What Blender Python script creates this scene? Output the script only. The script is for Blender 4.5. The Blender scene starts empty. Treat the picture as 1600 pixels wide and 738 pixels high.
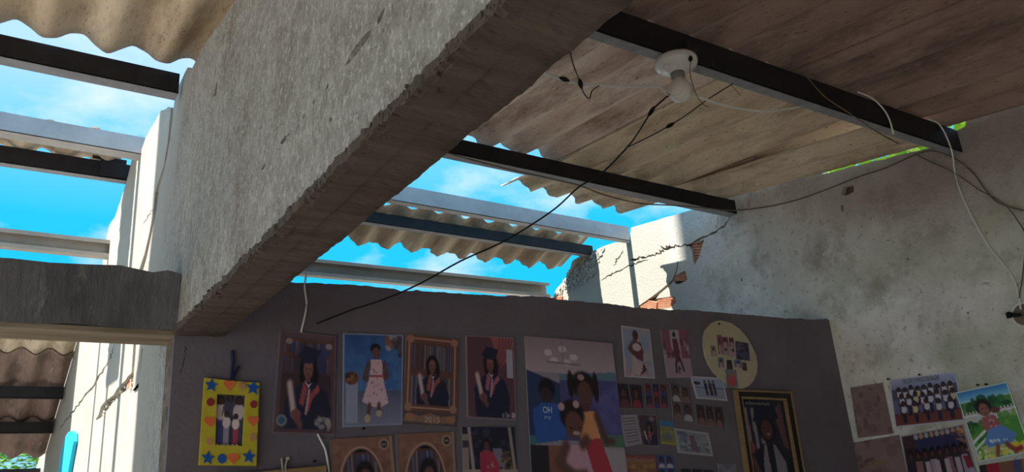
import bpy, bmesh, math, random
import numpy as np
from mathutils import Vector, Matrix, noise as mnoise
from mathutils.geometry import delaunay_2d_cdt

random.seed(7); RNG = np.random.RandomState(7)
C = bpy.context.scene.collection
SC = bpy.context.scene
H = 1.6                                            # eye height above the floor

# ------------------------------------------------------------------ camera
FPX, YAW, PIT, ROL = 1274.4, .595035, .332066, -.0751860
_fw = np.array([math.sin(YAW) * math.cos(PIT), math.cos(YAW) * math.cos(PIT), math.sin(PIT)])
_r = np.array([math.cos(YAW), -math.sin(YAW), 0.]); _u = np.cross(_r, _fw)
_rt = _r * math.cos(ROL) + _u * math.sin(ROL); _up = -_r * math.sin(ROL) + _u * math.cos(ROL)
cam_d = bpy.data.cameras.new('camera'); cam = bpy.data.objects.new('camera', cam_d); C.objects.link(cam)
cam.matrix_world = Matrix(((_rt[0], _up[0], -_fw[0], 0), (_rt[1], _up[1], -_fw[1], 0), (_rt[2], _up[2], -_fw[2], H), (0, 0, 0, 1)))
cam_d.sensor_width = 36; cam_d.lens = FPX / 1600 * 36; cam_d.clip_start = .02; cam_d.clip_end = 300
SC.camera = cam

# ------------------------------------------------------------------ sky, sun, exposure
SUN_EL = 47.5
w = bpy.data.worlds.new('sky'); SC.world = w; w.use_nodes = True
nt = w.node_tree; nt.nodes.clear()
def wn(t, **k):
    n = nt.nodes.new(t)
    for a, b in k.items(): setattr(n, a, b)
    return n
tc = wn('ShaderNodeTexCoord'); sep = wn('ShaderNodeSeparateXYZ'); nt.links.new(tc.outputs['Generated'], sep.inputs[0])
grad = wn('ShaderNodeValToRGB'); e = grad.color_ramp.elements
e[0].position = 0.0; e[0].color = (.30, .55, .74, 1); e[1].position = 1.0; e[1].color = (.50, .62, .76, 1)
x = e.new(.24); x.color = (.008, .37, .68, 1); x = e.new(.34); x.color = (.015, .37, .67, 1); x = e.new(.42); x.color = (.11, .42, .72, 1); x = e.new(.50); x.color = (.30, .49, .72, 1)
nt.links.new(sep.outputs[2], grad.inputs[0])
noi = wn('ShaderNodeTexNoise'); noi.inputs['Scale'].default_value = 5.2; noi.inputs['Detail'].default_value = 7; noi.inputs['Roughness'].default_value = .55
mp = wn('ShaderNodeMapping'); mp.inputs['Scale'].default_value = (1, 1, 1.9); mp.inputs['Location'].default_value = (2.3, .4, 1.15)
nt.links.new(tc.outputs['Generated'], mp.inputs[0]); nt.links.new(mp.outputs[0], noi.inputs[0])
cr = wn('ShaderNodeValToRGB'); cr.color_ramp.elements[0].position = .53; cr.color_ramp.elements[1].position = .74
cr.color_ramp.elements[1].color = (.85, .85, .85, 1)
nt.links.new(noi.outputs[0], cr.inputs[0])
mix = wn('ShaderNodeMix', data_type='RGBA'); nt.links.new(cr.outputs[0], mix.inputs[0]); nt.links.new(grad.outputs[0], mix.inputs[6])
mix.inputs[7].default_value = (.56, .62, .70, 1)
bg = wn('ShaderNodeBackground'); bg.inputs[1].default_value = 1.0
nt.links.new(mix.outputs[2], bg.inputs[0]); wo = wn('ShaderNodeOutputWorld'); nt.links.new(bg.outputs[0], wo.inputs[0])

sun_d = bpy.data.lights.new('sun', 'SUN'); sun = bpy.data.objects.new('sun', sun_d); C.objects.link(sun)
sun_d.energy = 6.1; sun_d.angle = math.radians(.55); sun_d.color = (1, .95, .86)
el = math.radians(SUN_EL)
sun.rotation_euler = Vector((math.cos(el), 0, -math.sin(el))).to_track_quat('-Z', 'Y').to_euler()
sun.location = (-6, 4, 12)

vs = SC.view_settings; vs.view_transform = 'Standard'; vs.look = 'None'; vs.gamma = 1; vs.use_curve_mapping = False; vs.exposure = 0.80
SC.cycles.max_bounces = 14; SC.cycles.diffuse_bounces = 8; SC.cycles.use_denoising = True
SC.cycles.sample_clamp_indirect = 6

# ------------------------------------------------------------------ from a photo pixel to a point on a real plane
def ray(x, y): return _rt * ((x - 800) / FPX) - _up * ((y - 369) / FPX) + _fw
def onY(x, y, Y): r = ray(x, y); p = r * (Y / r[1]); return Vector((p[0], p[1], p[2] + H))
def onX(x, y, X): r = ray(x, y); p = r * (X / r[0]); return Vector((p[0], p[1], p[2] + H))

# ------------------------------------------------------------------ helpers
def mesh(name, vs_, fs, mat=None, parent=None, smooth=False):
    me = bpy.data.meshes.new(name); me.from_pydata([tuple(v) for v in vs_], [], fs); me.update()
    bm = bmesh.new(); bm.from_mesh(me); bmesh.ops.recalc_face_normals(bm, faces=bm.faces); bm.to_mesh(me); bm.free()
    if smooth:
        for p in me.polygons: p.use_smooth = True
    o = bpy.data.objects.new(name, me); C.objects.link(o)
    if mat: me.materials.append(mat)
    if parent: o.parent = parent
    return o
def tag(o, label=None, cat=None, group=None, kind=None):
    if label: o['label'] = label
    if cat: o['category'] = cat
    if group: o['group'] = group
    if kind: o['kind'] = kind
    return o
def empty(name, loc=(0, 0, 0)):
    o = bpy.data.objects.new(name, None); C.objects.link(o); o.location = loc; o.empty_display_size = .1; return o
def struct(o): o['kind'] = 'structure'; return o
def keep(child, parent):            # parent without moving the child
    child.parent = parent; child.matrix_parent_inverse = Matrix.Translation(parent.location).inverted(); return child

class MB:
    def __init__(s): s.v = []; s.f = []
    def box(s, a, b, rot=None, c=None):
        n = len(s.v)
        P = [Vector((x, y, z)) for x in (a[0], b[0]) for y in (a[1], b[1]) for z in (a[2], b[2])]
        if rot is not None:
            m = Vector(c) if c is not None else (Vector(a) + Vector(b)) / 2
            P = [m + rot @ (p - m) for p in P]
        s.v += P
        s.f += [tuple(n + i for i in q) for q in ((0, 1, 3, 2), (4, 6, 7, 5), (0, 4, 5, 1), (2, 3, 7, 6), (0, 2, 6, 4), (1, 5, 7, 3))]
        return s
    def tube(s, pts, r, k=8, cap=True):
        pts = [Vector(p) for p in pts]; n0 = len(s.v)
        for i, p in enumerate(pts):
            t = (pts[min(i + 1, len(pts) - 1)] - pts[max(i - 1, 0)]).normalized()
            a = t.cross(Vector((0, 0, 1)));
            if a.length < .05: a = t.cross(Vector((1, 0, 0)))
            a.normalize(); b = t.cross(a)
            rr = r[i] if isinstance(r, (list, tuple)) else r
            for j in range(k):
                th = 2 * math.pi * j / k; s.v.append(p + a * (rr * math.cos(th)) + b * (rr * math.sin(th)))
        for i in range(len(pts) - 1):
            for j in range(k):
                s.f.append((n0 + i * k + j, n0 + i * k + (j + 1) % k, n0 + (i + 1) * k + (j + 1) % k, n0 + (i + 1) * k + j))
        if cap: s.f += [tuple(n0 + j for j in range(k)), tuple(n0 + (len(pts) - 1) * k + j for j in range(k))]
        return s
    def lathe(s, prof, c, k=28):
        n0 = len(s.v)
        for (r, z) in prof:
            for j in range(k):
                th = 2 * math.pi * j / k; s.v.append(Vector((c[0] + r * math.cos(th), c[1] + r * math.sin(th), c[2] + z)))
        for i in range(len(prof) - 1):
            for j in range(k):
                s.f.append((n0 + i * k + j, n0 + i * k + (j + 1) % k, n0 + (i + 1) * k + (j + 1) % k, n0 + (i + 1) * k + j))
        s.f += [tuple(n0 + j for j in range(k)), tuple(n0 + (len(prof) - 1) * k + j for j in range(k))]
        return s
    def build(s, name, mat, parent=None, smooth=False): return mesh(name, s.v, s.f, mat, parent, smooth)

def smooth_path(pts, n=6):
    P = [Vector(p) for p in pts]; out = []
    for i in range(len(P) - 1):
        a, b, c, d = P[max(i - 1, 0)], P[i], P[i + 1], P[min(i + 2, len(P) - 1)]
        for j in range(n):
            t = j / n
            out.append(.5 * ((2 * b) + (c - a) * t + (2 * a - 5 * b + 4 * c - d) * t * t + (3 * b - a - 3 * c + d) * t ** 3))
    return out + [P[-1]]

def fract(x, y, z=0.0):
    return sum(mnoise.noise(Vector((x * f + 7.3, y * f - 2.1, z * f + f))) * a for f, a in ((6, .5), (17, .35), (45, .3), (110, .2)))
def jag(poly, amp, step, which=None):
    """roughen an outline with correlated noise; WHICH: indices of the edges to roughen"""
    out = []; n = len(poly)
    for i in range(n):
        a = Vector(poly[i]); b = Vector(poly[(i + 1) % n]); out.append(a)
        if which is not None and i not in which: continue
        d = b - a; L = d.length
        if L < step * 1.5: continue
        m = int(L / step); nn = Vector((-d.y, d.x)).normalized()
        for j in range(1, m):
            t = (j + random.uniform(-.25, .25)) / m; p = a + d * t
            out.append(p + nn * (fract(p.x, p.y) * amp * 1.6 * min(1, 6 * t, 6 * (1 - t))))
    return out

def plate(name, axis, pos, outer, holes, thick, mat, parent=None, shift=None):
    """a slab on the plane AXIS = POS, its outline (and holes) in the two other coordinates, THICK deep away from the viewer"""
    loops = [np.array([(p[0], p[1]) for p in l], float) for l in [outer] + list(holes)]
    pts = []; eds = []
    for l in loops:
        k = len(pts); m = len(l); pts += [Vector(p) for p in l]; eds += [(k + i, k + (i + 1) % m) for i in range(m)]
    vo, _, fo, *_r_ = delaunay_2d_cdt(pts, eds, [], 0, 1e-6)
    vo = np.array([(p[0], p[1]) for p in vo]); tri = np.array([t for t in fo if len(t) == 3]); cen = vo[tri].mean(axis=1)
    def inside(c, l):
        a, b = l, np.roll(l, -1, axis=0); x_, y_ = c[:, 0:1], c[:, 1:2]
        with np.errstate(divide='ignore', invalid='ignore'):
            hit = ((a[:, 1] > y_) != (b[:, 1] > y_)) & (x_ < (b[:, 0] - a[:, 0]) * (y_ - a[:, 1]) / (b[:, 1] - a[:, 1]) + a[:, 0])
        return hit.sum(axis=1) % 2 == 1
    ok = inside(cen, loops[0])
    for l in loops[1:]: ok &= ~inside(cen, l)
    tri = tri[ok].tolist()
    def P(p, d):
        sh = shift(p[0], p[1]) if shift else 0
        return (pos + d + sh, p[0], p[1]) if axis == 'X' else (p[0], pos + d + sh, p[1])
    n = len(vo); v = [P(p, 0) for p in vo] + [P(p, thick) for p in vo]
    f = [tuple(t) for t in tri] + [tuple(n + i for i in reversed(t)) for t in tri]
    cnt = {}
    for t in tri:
        for a, b in ((t[0], t[1]), (t[1], t[2]), (t[2], t[0])): cnt.setdefault((min(a, b), max(a, b)), []).append((a, b))
    f += [(e_[0][0], e_[0][1], n + e_[0][1], n + e_[0][0]) for e_ in cnt.values() if len(e_) == 1]
    o = mesh(name, v, f, mat, parent)
    bm = bmesh.new(); bm.from_mesh(o.data); bmesh.ops.delete(bm, geom=[x for x in bm.verts if not x.link_faces], context='VERTS'); bm.to_mesh(o.data); bm.free()
    return o

def ribbon(pts, k=1.0, steps=(0, .2, .4, .6, .8), jit=1):
    """outline of a crack from its centre line in photo pixels, (x, y, width)"""
    L_, R_ = [], []; n = len(pts); P = []
    for i in range(n - 1):
        a, b = pts[i], pts[i + 1]
        for t in steps: P.append([a[j] + (b[j] - a[j]) * t for j in range(3)])
    P.append(list(pts[-1])); n = len(P)
    for i, (x_, y_, w_) in enumerate(P):
        a, b = P[max(i - 1, 0)], P[min(i + 1, n - 1)]; dx, dy = b[0] - a[0], b[1] - a[1]; d = math.hypot(dx, dy) or 1
        w_ = w_ * k * ((random.uniform(.5, 1.2) if jit else random.uniform(.85, 1.15)) if 0 < i < n - 1 else .2); j1 = random.uniform(-.1, 1.1) if jit else random.uniform(.35, .65); j2 = .9 - j1 * .8; x_ += random.gauss(0, .8) * jit; y_ += random.gauss(0, .5) * jit
        L_.append((x_ - dy / d * w_ * j1, y_ + dx / d * w_ * j1)); R_.append((x_ + dy / d * w_ * j2, y_ - dx / d * w_ * j2))
    return L_ + R_[::-1]

# ------------------------------------------------------------------ materials
def mat(name, col, rough=.85, col2=None, scale=8, bump=.0, bscale=60, detail=6, dark=None, dscale=3, dpos=(.55, .7), stretch=(1, 1, 1), metal=0, spec=.25, bd=.01, extra=None):
    m = bpy.data.materials.new(name); m.use_nodes = True; t = m.node_tree; N = t.nodes; L = t.links
    b = N['Principled BSDF']; b.inputs['Roughness'].default_value = rough; b.inputs['Metallic'].default_value = metal
    b.inputs['Specular IOR Level'].default_value = spec
    tc = N.new('ShaderNodeTexCoord'); mp = N.new('ShaderNodeMapping'); mp.inputs['Scale'].default_value = stretch
    L.new(tc.outputs['Object'], mp.inputs[0])
    out = None
    if col2:
        n = N.new('ShaderNodeTexNoise'); n.inputs['Scale'].default_value = scale; n.inputs['Detail'].default_value = detail; n.inputs['Roughness'].default_value = .65
        L.new(mp.outputs[0], n.inputs[0])
        r = N.new('ShaderNodeValToRGB'); r.color_ramp.elements[0].position = .35; r.color_ramp.elements[1].position = .65
        r.color_ramp.elements[0].color = (*col, 1); r.color_ramp.elements[1].color = (*col2, 1)
        L.new(n.outputs[0], r.inputs[0]); out = r.outputs[0]
    layers = ([(dark, dscale, dpos, 3.7)] if dark else []) + (extra or [])
    for (dc, dsc, dp, off) in layers:
        n = N.new('ShaderNodeTexNoise'); n.inputs['Scale'].default_value = dsc; n.inputs['Detail'].default_value = 8; n.inputs['Roughness'].default_value = .7
        m2 = N.new('ShaderNodeMapping'); m2.inputs['Location'].default_value = (off, off * 1.7, off * .6); m2.inputs['Scale'].default_value = stretch
        L.new(tc.outputs['Object'], m2.inputs[0]); L.new(m2.outputs[0], n.inputs[0])
        r = N.new('ShaderNodeValToRGB'); r.color_ramp.elements[0].position = dp[0]; r.color_ramp.elements[1].position = dp[1]
        L.new(n.outputs[0], r.inputs[0])
        x = N.new('ShaderNodeMix'); x.data_type = 'RGBA'; L.new(r.outputs[0], x.inputs[0])
        if out: L.new(out, x.inputs[6])
        else: x.inputs[6].default_value = (*col, 1)
        x.inputs[7].default_value = (*dc, 1); out = x.outputs[2]
    if out: L.new(out, b.inputs['Base Color'])
    else: b.inputs['Base Color'].default_value = (*col, 1)
    if bump:
        n = N.new('ShaderNodeTexNoise'); n.inputs['Scale'].default_value = bscale; n.inputs['Detail'].default_value = 5; n.inputs['Roughness'].default_value = .6
        L.new(mp.outputs[0], n.inputs[0])
        n2 = N.new('ShaderNodeTexNoise'); n2.inputs['Scale'].default_value = bscale / 7; n2.inputs['Detail'].default_value = 4; L.new(mp.outputs[0], n2.inputs[0])
        ad = N.new('ShaderNodeMath'); ad.operation = 'ADD'; L.new(n.outputs[0], ad.inputs[0]); L.new(n2.outputs[0], ad.inputs[1])
        bp = N.new('ShaderNodeBump'); bp.inputs['Strength'].default_value = bump; bp.inputs['Distance'].default_value = bd
        L.new(ad.outputs[0], bp.inputs['Height']); L.new(bp.outputs[0], b.inputs['Normal'])
    return m

M = {}
def fade_to(m, col, y0, y1):
    t = m.node_tree; N = t.nodes; L = t.links; b = N['Principled BSDF']; src = b.inputs['Base Color'].links[0].from_socket
    tc = N.new('ShaderNodeTexCoord'); sp = N.new('ShaderNodeSeparateXYZ'); L.new(tc.outputs['Object'], sp.inputs[0]); r = N.new('ShaderNodeMapRange'); r.inputs[1].default_value = y0; r.inputs[2].default_value = y1; L.new(sp.outputs[1], r.inputs[0])
    x = N.new('ShaderNodeMix'); x.data_type = 'RGBA'; L.new(r.outputs[0], x.inputs[0]); L.new(src, x.inputs[6]); x.inputs[7].default_value = (*col, 1); L.new(x.outputs[2], b.inputs['Base Color'])
M['gable'] = mat('cement_render_grey', (.25, .235, .21), .95, (.40, .385, .355), 30, .8, 130, stretch=(1, 1, .7), bd=.005, dark=(.16, .13, .10), dscale=4, dpos=(.52, .76), extra=[((.56, .55, .53), 95, (.52, .66), 4.4), ((.12, .105, .09), 120, (.56, .68), 8.4)])
fade_to(M['gable'], (.38, .365, .325), 2.7, 3.25)
M['beam_face'] = mat('raw_concrete_dark', (.085, .082, .092), .9, (.16, .155, .165), 9, .8, 45, stretch=(1.1, 1, .4), bd=.007, dark=(.20, .19, .19), dscale=20, dpos=(.60, .70))
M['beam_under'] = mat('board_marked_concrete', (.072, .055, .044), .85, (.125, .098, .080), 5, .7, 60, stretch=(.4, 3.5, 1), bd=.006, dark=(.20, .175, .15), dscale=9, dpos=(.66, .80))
M['beam_left_under'] = mat('weathered_formwork_concrete', (.20, .15, .10), .85, (.33, .27, .20), 5, .7, 60, stretch=(.4, 4, 1), bd=.006)
M['cream'] = mat('cream_lime_render', (.37, .355, .31), .9, (.43, .415, .37), 5, .35, 50, bd=.006, dark=(.40, .375, .32), dscale=3.2, dpos=(.58, .8))
M['core'] = mat('crumbled_mortar_core', (.11, .08, .06), .95, (.28, .22, .17), 22, 1, 60, bd=.02)
M['rubble'] = mat('rough_broken_mortar', (.46, .44, .40), .95, (.70, .67, .60), 30, 1, 45, bd=.03)
M['brick'] = mat('hollow_clay_brick', (.50, .20, .11), .9, (.62, .32, .20), 20, .5, 90, bd=.005)
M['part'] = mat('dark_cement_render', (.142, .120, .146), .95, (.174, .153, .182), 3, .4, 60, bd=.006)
M['floor'] = mat('cement_floor', (.34, .315, .28), .9, (.42, .39, .35), 2, .2, 40)
M['soil'] = mat('pale_dry_yard', (.68, .62, .53), .95, (.76, .70, .62), 1.2, .3, 20)
M['black'] = mat('black_painted_steel', (.018, .016, .020), .6, (.030, .026, .028), 12, .15, 90, dark=(.10, .08, .07), dscale=7, dpos=(.66, .8))
M['flange'] = mat('worn_steel_sky_lit', (.26, .26, .29), .7, (.35, .35, .38), 14, .1, 90, dark=(.10, .08, .07), dscale=14, dpos=(.62, .72))  # flanges lightened: sky light from below put into the colour
M['grey'] = mat('grey_painted_steel', (.40, .39, .40), .6, (.50, .49, .50), 6, .1, 60, dark=(.30, .25, .20), dscale=6, dpos=(.6, .8))
M['galv'] = mat('galvanised_steel', (.42, .38, .34), .5, (.52, .48, .44), 6, .1, 60, metal=.2)
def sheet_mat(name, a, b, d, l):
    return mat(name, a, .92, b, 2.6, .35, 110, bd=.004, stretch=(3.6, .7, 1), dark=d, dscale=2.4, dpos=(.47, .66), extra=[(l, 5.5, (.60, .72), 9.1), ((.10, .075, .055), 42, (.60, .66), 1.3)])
M['sheet'] = sheet_mat('weathered_fibre_cement_shaded', (.30, .20, .17), (.40, .285, .245), (.17, .115, .095), (.46, .37, .33))  # near and far rows: their shade is put into the dark tone
M['sheet_lit'] = sheet_mat('brown_fibre_cement_lit', (.76, .59, .50), (.88, .75, .67), (.40, .27, .21), (.88, .79, .72))  # same kind of sheet, bounced light put into the lighter tone
M['sheet_mossy'] = sheet_mat('mossy_fibre_cement', (.66, .52, .39), (.80, .67, .52), (.38, .28, .19), (.70, .65, .45))
M['sheet_pale'] = sheet_mat('pale_fibre_cement', (.55, .43, .32), (.68, .57, .44), (.36, .26, .18), (.76, .67, .55))
M['white_wire'] = mat('white_cable_sheath', (.82, .81, .79), .5)
M['black_wire'] = mat('black_cable_sheath', (.015, .013, .013), .6)
M['brown_wire'] = mat('brown_aged_cable_sheath', (.14, .10, .08), .6, (.22, .17, .13), 20)
M['tape'] = mat('black_insulating_tape', (.010, .010, .011), .5)
M['porcelain'] = mat('white_porcelain', (.72, .70, .67), .3, spec=.5)
M['socket'] = mat('grey_lamp_socket', (.25, .24, .23), .4)
M['bulb'] = mat('frosted_white_bulb', (.80, .77, .72), .35, spec=.5)
M['cyan'] = mat('cyan_plastic', (.02, .50, .78), .6, (.03, .60, .86), 12, .3, 30)
M['leaf'] = mat('sunlit_leaf_green', (.30, .50, .05), .6, (.52, .70, .10), 9)
M['leaf'].node_tree.nodes['Principled BSDF'].inputs['Transmission Weight'].default_value = 0
M['bark'] = mat('tree_bark', (.12, .09, .06), .9, (.2, .15, .1), 12, .5, 30)
M['column'] = mat('shade_tower_concrete', (.45, .44, .42), .9, (.52, .5, .48), 3, .3, 30)  # for the added tower that shades the far walls

# right wall: pale bare render with green old paint towards the near side and a brown tone below the roof
def right_wall_mat():
    m = mat('blotched_render_with_green_paint', (.66, .635, .60), .93, (.88, .87, .84), 4, .55, 60, detail=12, bd=.008, dark=(.44, .40, .36), dscale=4.5, dpos=(.50, .68), extra=[((.88, .87, .84), 9, (.56, .68), 5.5), ((.10, .09, .08), 20, (.67, .72), 2.2), ((.42, .38, .33), 28, (.57, .66), 7.7)])
    t = m.node_tree; N = t.nodes; L = t.links; b = N['Principled BSDF']; src = b.inputs['Base Color'].links[0].from_socket
    tc = N.new('ShaderNodeTexCoord'); sp = N.new('ShaderNodeSeparateXYZ'); L.new(tc.outputs['Object'], sp.inputs[0])
    def ramp(sock, p0, p1):
        r = N.new('ShaderNodeMapRange'); r.inputs[1].default_value = p0; r.inputs[2].default_value = p1; r.clamp = True; L.new(sock, r.inputs[0]); return r.outputs[0]
    def mul(a, b_):
        n = N.new('ShaderNodeMath'); n.operation = 'MULTIPLY'; L.new(a, n.inputs[0]); L.new(b_, n.inputs[1]); return n.outputs[0]
    def sub(a, f_):
        n = N.new('ShaderNodeMath'); n.operation = 'MULTIPLY'; L.new(a, n.inputs[0]); n.inputs[1].default_value = f_; return n.outputs[0]
    nz = N.new('ShaderNodeTexNoise'); nz.inputs['Scale'].default_value = 2.6; nz.inputs['Detail'].default_value = 9; L.new(tc.outputs['Object'], nz.inputs[0])
    g = mul(mul(ramp(sp.outputs[1], 2.9, 2.0), ramp(sp.outputs[2], 3.0, 2.5)), ramp(nz.outputs[0], .42, .66))
    x = N.new('ShaderNodeMix'); x.data_type = 'RGBA'; L.new(sub(g, .75), x.inputs[0]); L.new(src, x.inputs[6]); x.inputs[7].default_value = (.36, .43, .27, 1)
    nz2 = N.new('ShaderNodeTexNoise'); nz2.inputs['Scale'].default_value = 1.7; nz2.inputs['Detail'].default_value = 6; L.new(tc.outputs['Object'], nz2.inputs[0])
    # browner towards the upper near part
    br = mul(mul(ramp(sp.outputs[1], 2.9, 1.9), ramp(sp.outputs[2], 2.55, 2.9)), ramp(nz2.outputs[0], .2, .5))
    y = N.new('ShaderNodeMix'); y.data_type = 'RGBA'; L.new(sub(br, .8), y.inputs[0]); L.new(x.outputs[2], y.inputs[6]); y.inputs[7].default_value = (.30, .245, .215, 1)
    # far part: colour toned down where the sun falls
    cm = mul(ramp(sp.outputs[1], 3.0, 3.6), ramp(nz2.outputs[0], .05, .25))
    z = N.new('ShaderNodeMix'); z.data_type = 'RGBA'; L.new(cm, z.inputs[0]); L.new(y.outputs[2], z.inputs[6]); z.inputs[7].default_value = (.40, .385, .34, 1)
    L.new(z.outputs[2], b.inputs['Base Color'])
    return m
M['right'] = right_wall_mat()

def vcol_mat(name, rough=.55):
    m = bpy.data.materials.new(name); m.use_nodes = True; N = m.node_tree.nodes; b = N['Principled BSDF']
    a = N.new('ShaderNodeAttribute'); a.attribute_name = 'Col'
    nz = N.new('ShaderNodeTexNoise'); nz.inputs['Scale'].default_value = 40; nz.inputs['Detail'].default_value = 3
    mr = N.new('ShaderNodeMapRange'); mr.inputs[3].default_value = .88; mr.inputs[4].default_value = 1.08
    m.node_tree.links.new(nz.outputs[0], mr.inputs[0])
    mu = N.new('ShaderNodeMix'); mu.data_type = 'RGBA'; mu.blend_type = 'MULTIPLY'; mu.inputs[0].default_value = 1
    m.node_tree.links.new(a.outputs['Color'], mu.inputs[6]); m.node_tree.links.new(mr.outputs[0], mu.inputs[7])
    m.node_tree.links.new(mu.outputs[2], b.inputs['Base Color']); b.inputs['Roughness'].default_value = rough; b.inputs['Specular IOR Level'].default_value = .3
    return m
M['print'] = vcol_mat('printed_photo_paper')

# ------------------------------------------------------------------ ground, floor, outside
struct(MB().box((-30, -20, -.3), (30, 40, -.06)).build('ground', M['soil']))
struct(MB().box((-3.2, -1.0, -.06), (3.72, 8.9, 0)).build('floor', M['floor']))

XR, XL, YP = 3.585, .476, 2.5
def yz(px, X): return [(onX(a, b, X).y, onX(a, b, X).z) for a, b in px]
def xz(px, Y): return [(onY(a, b, Y).x, onY(a, b, Y).z) for a, b in px]

# ------------------------------------------------------------------ right wall: coat of render over a brick core
slit = [(1.60, 3.15), (1.615, 3.112), (1.66, 3.108), (1.70, 3.15), (1.765, 3.15), (1.775, 3.078), (1.86, 3.094), (1.95, 3.113), (2.02, 3.119), (2.06, 3.130), (2.15, 3.143), (2.20, 3.156), (2.25, 3.160), (2.36, 3.178), (2.38, 3.22)]
top_r = [(-3.2, 2.70), (1.30, 3.13)] + slit + [(2.97, 3.31), (3.12, 3.30), (3.31, 3.318)] + yz([(1030, 343), (986, 356)], XR)
brk = yz([(983, 379), (961, 379), (945, 384), (925, 393), (905, 401), (894, 408), (891, 420), (880, 440), (869, 452), (864, 465)], XR)
outer_r = top_r + brk + [(5.0, 2.5), (5.6, 2.3), (8.8, 2.2), (8.8, 0), (-3.2, 0)]
def Z3(p): return (960 + p[0] / 3.885, 300 + p[1] / 3.885)
crack_a = ribbon([(1141, 338, 2), (1134, 350, 4.5), (1120, 361, 3.5), (1100, 371, 3.5), (1080, 380, 4), (1063, 385, 2.5), (1054, 385, 5), (1044, 386, 7), (1036, 390, 7), (1031, 396, 3), (1018, 400, 2.2), (1005, 402, 3.5), (992, 405, 4.5), (983, 406, 2)])
crack_b = ribbon([(1014, 406, 1), (1002, 409, 2.2), (988, 414, 2.5), (974, 419, 2), (962, 426, 2), (948, 432, 3), (938, 440, 1)])
crack_c = ribbon([(975, 391, 1), (968, 400, 2.6), (962, 410, 2.6), (959, 417, 1)])
patch_d = [Z3(p) for p in [(446, 318), (500, 306), (546, 288), (530, 340), (512, 398), (500, 420), (486, 448), (478, 420), (470, 360)]]
crack_e = [Z3(p) for p in [(384, 418), (389, 424), (380, 482), (372, 508), (430, 478), (436, 500), (442, 536), (400, 558), (368, 562), (362, 540), (340, 566), (300, 598), (272, 622), (252, 650), (340, 636), (368, 640), (378, 672), (340, 700), (300, 712), (140, 712), (150, 690), (228, 636), (292, 586), (350, 534), (374, 482)]]
branch = ribbon([(1122, 338, 1), (1122, 350, 1.3), (1118, 357, .8)])
chips = [[(1318, 292), (1334, 290), (1334, 300), (1322, 306), (1315, 304)], [(1314, 322), (1317, 320), (1318, 332), (1315, 330)], [(1157, 435), (1160, 434), (1160, 440), (1158, 440)], [(1510, 488), (1514, 487), (1514, 491), (1511, 491)], [(1417, 403), (1421, 405), (1421, 407), (1417, 405)]]
holes_r = [jag(yz(h, XR), .002, .03) for h in (crack_a, crack_b, crack_c, patch_d, crack_e, branch)] + [yz(h, XR) for h in chips]
wr = struct(plate('wall_right', 'X', XR + .028, [(a, b - .02) if b > .5 else (a, b) for a, b in outer_r], [], .13, M['core']))
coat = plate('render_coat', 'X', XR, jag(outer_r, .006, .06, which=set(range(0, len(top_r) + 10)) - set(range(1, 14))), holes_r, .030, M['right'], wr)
coat['label'] = 'grey and cream render with long cracks and fallen patches'
def ridged_brick(name, c, L, hgt, dep, rotx, parent):
    """hollow clay block seen on its grooved side, long axis Y"""
    v = []; f = []; n = 7
    prof = []
    for i in range(n):
        z0 = -hgt / 2 + hgt * i / n; z1 = z0 + hgt / n
        prof += [(0, z0 + .001), (0, z1 - hgt / n * .38), (dep * .08, z1 - hgt / n * .30), (dep * .08, z1 - hgt / n * .08)]
    prof += [(dep, hgt / 2), (dep, -hgt / 2)]
    k = len(prof)
    for y in (-L / 2, L / 2):
        for (a, b) in prof:
            q = Vector((a, y, b)); q.rotate(Matrix.Rotation(rotx, 3, 'X')); v.append(Vector(c) + q)
    f = [tuple(range(k)), tuple(range(2 * k - 1, k - 1, -1))] + [(i, (i + 1) % k, k + (i + 1) % k, k + i) for i in range(k)]
    return mesh(name, v, f, M['brick'], parent)
for (px, py, L_, h_, r_, dx) in [(1088, 392, .10, .12, .25, .012), (1094, 402, .06, .09, .6, .02), (1065, 430, .19, .07, .28, .006), (1010, 478, .17, .08, .42, .006), (1042, 472, .17, .085, .25, .004), (977, 417, .05, .07, .1, .006), (870, 470, .16, .06, .2, -.01)]:
    p = onX(px, py, XR); ridged_brick('brick', (XR + dx, p.y, p.z), L_, h_, .09, r_, wr)
# rough mortar where the coat has fallen from the broken end
rub = [Z for Z in yz([(945, 388), (925, 397), (905, 404), (894, 412), (882, 438), (866, 464), (890, 470), (915, 452), (926, 440), (935, 420), (930, 400)], XR)]
bm_r = MB()
for i in range(260):
    t = random.random(); q = random.random()
    a = Vector(rub[int(t * 5)]).lerp(Vector(rub[int(t * 5) + 1]), random.random()); c_ = Vector(rub[8])
    p = a.lerp(c_, q * .8); s_ = random.uniform(.004, .011)
    bm_r.box((XR - .004 - s_ * .5, p.x - s_, p.y - s_), (XR + .01, p.x + s_, p.y + s_), Matrix.Rotation(random.uniform(0, 3), 3, 'X') @ Matrix.Rotation(random.uniform(-.4, .4), 3, 'Y'))
rb = bm_r.build('loose_mortar_crumb', M['rubble'], wr); rb['kind'] = 'stuff'

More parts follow.
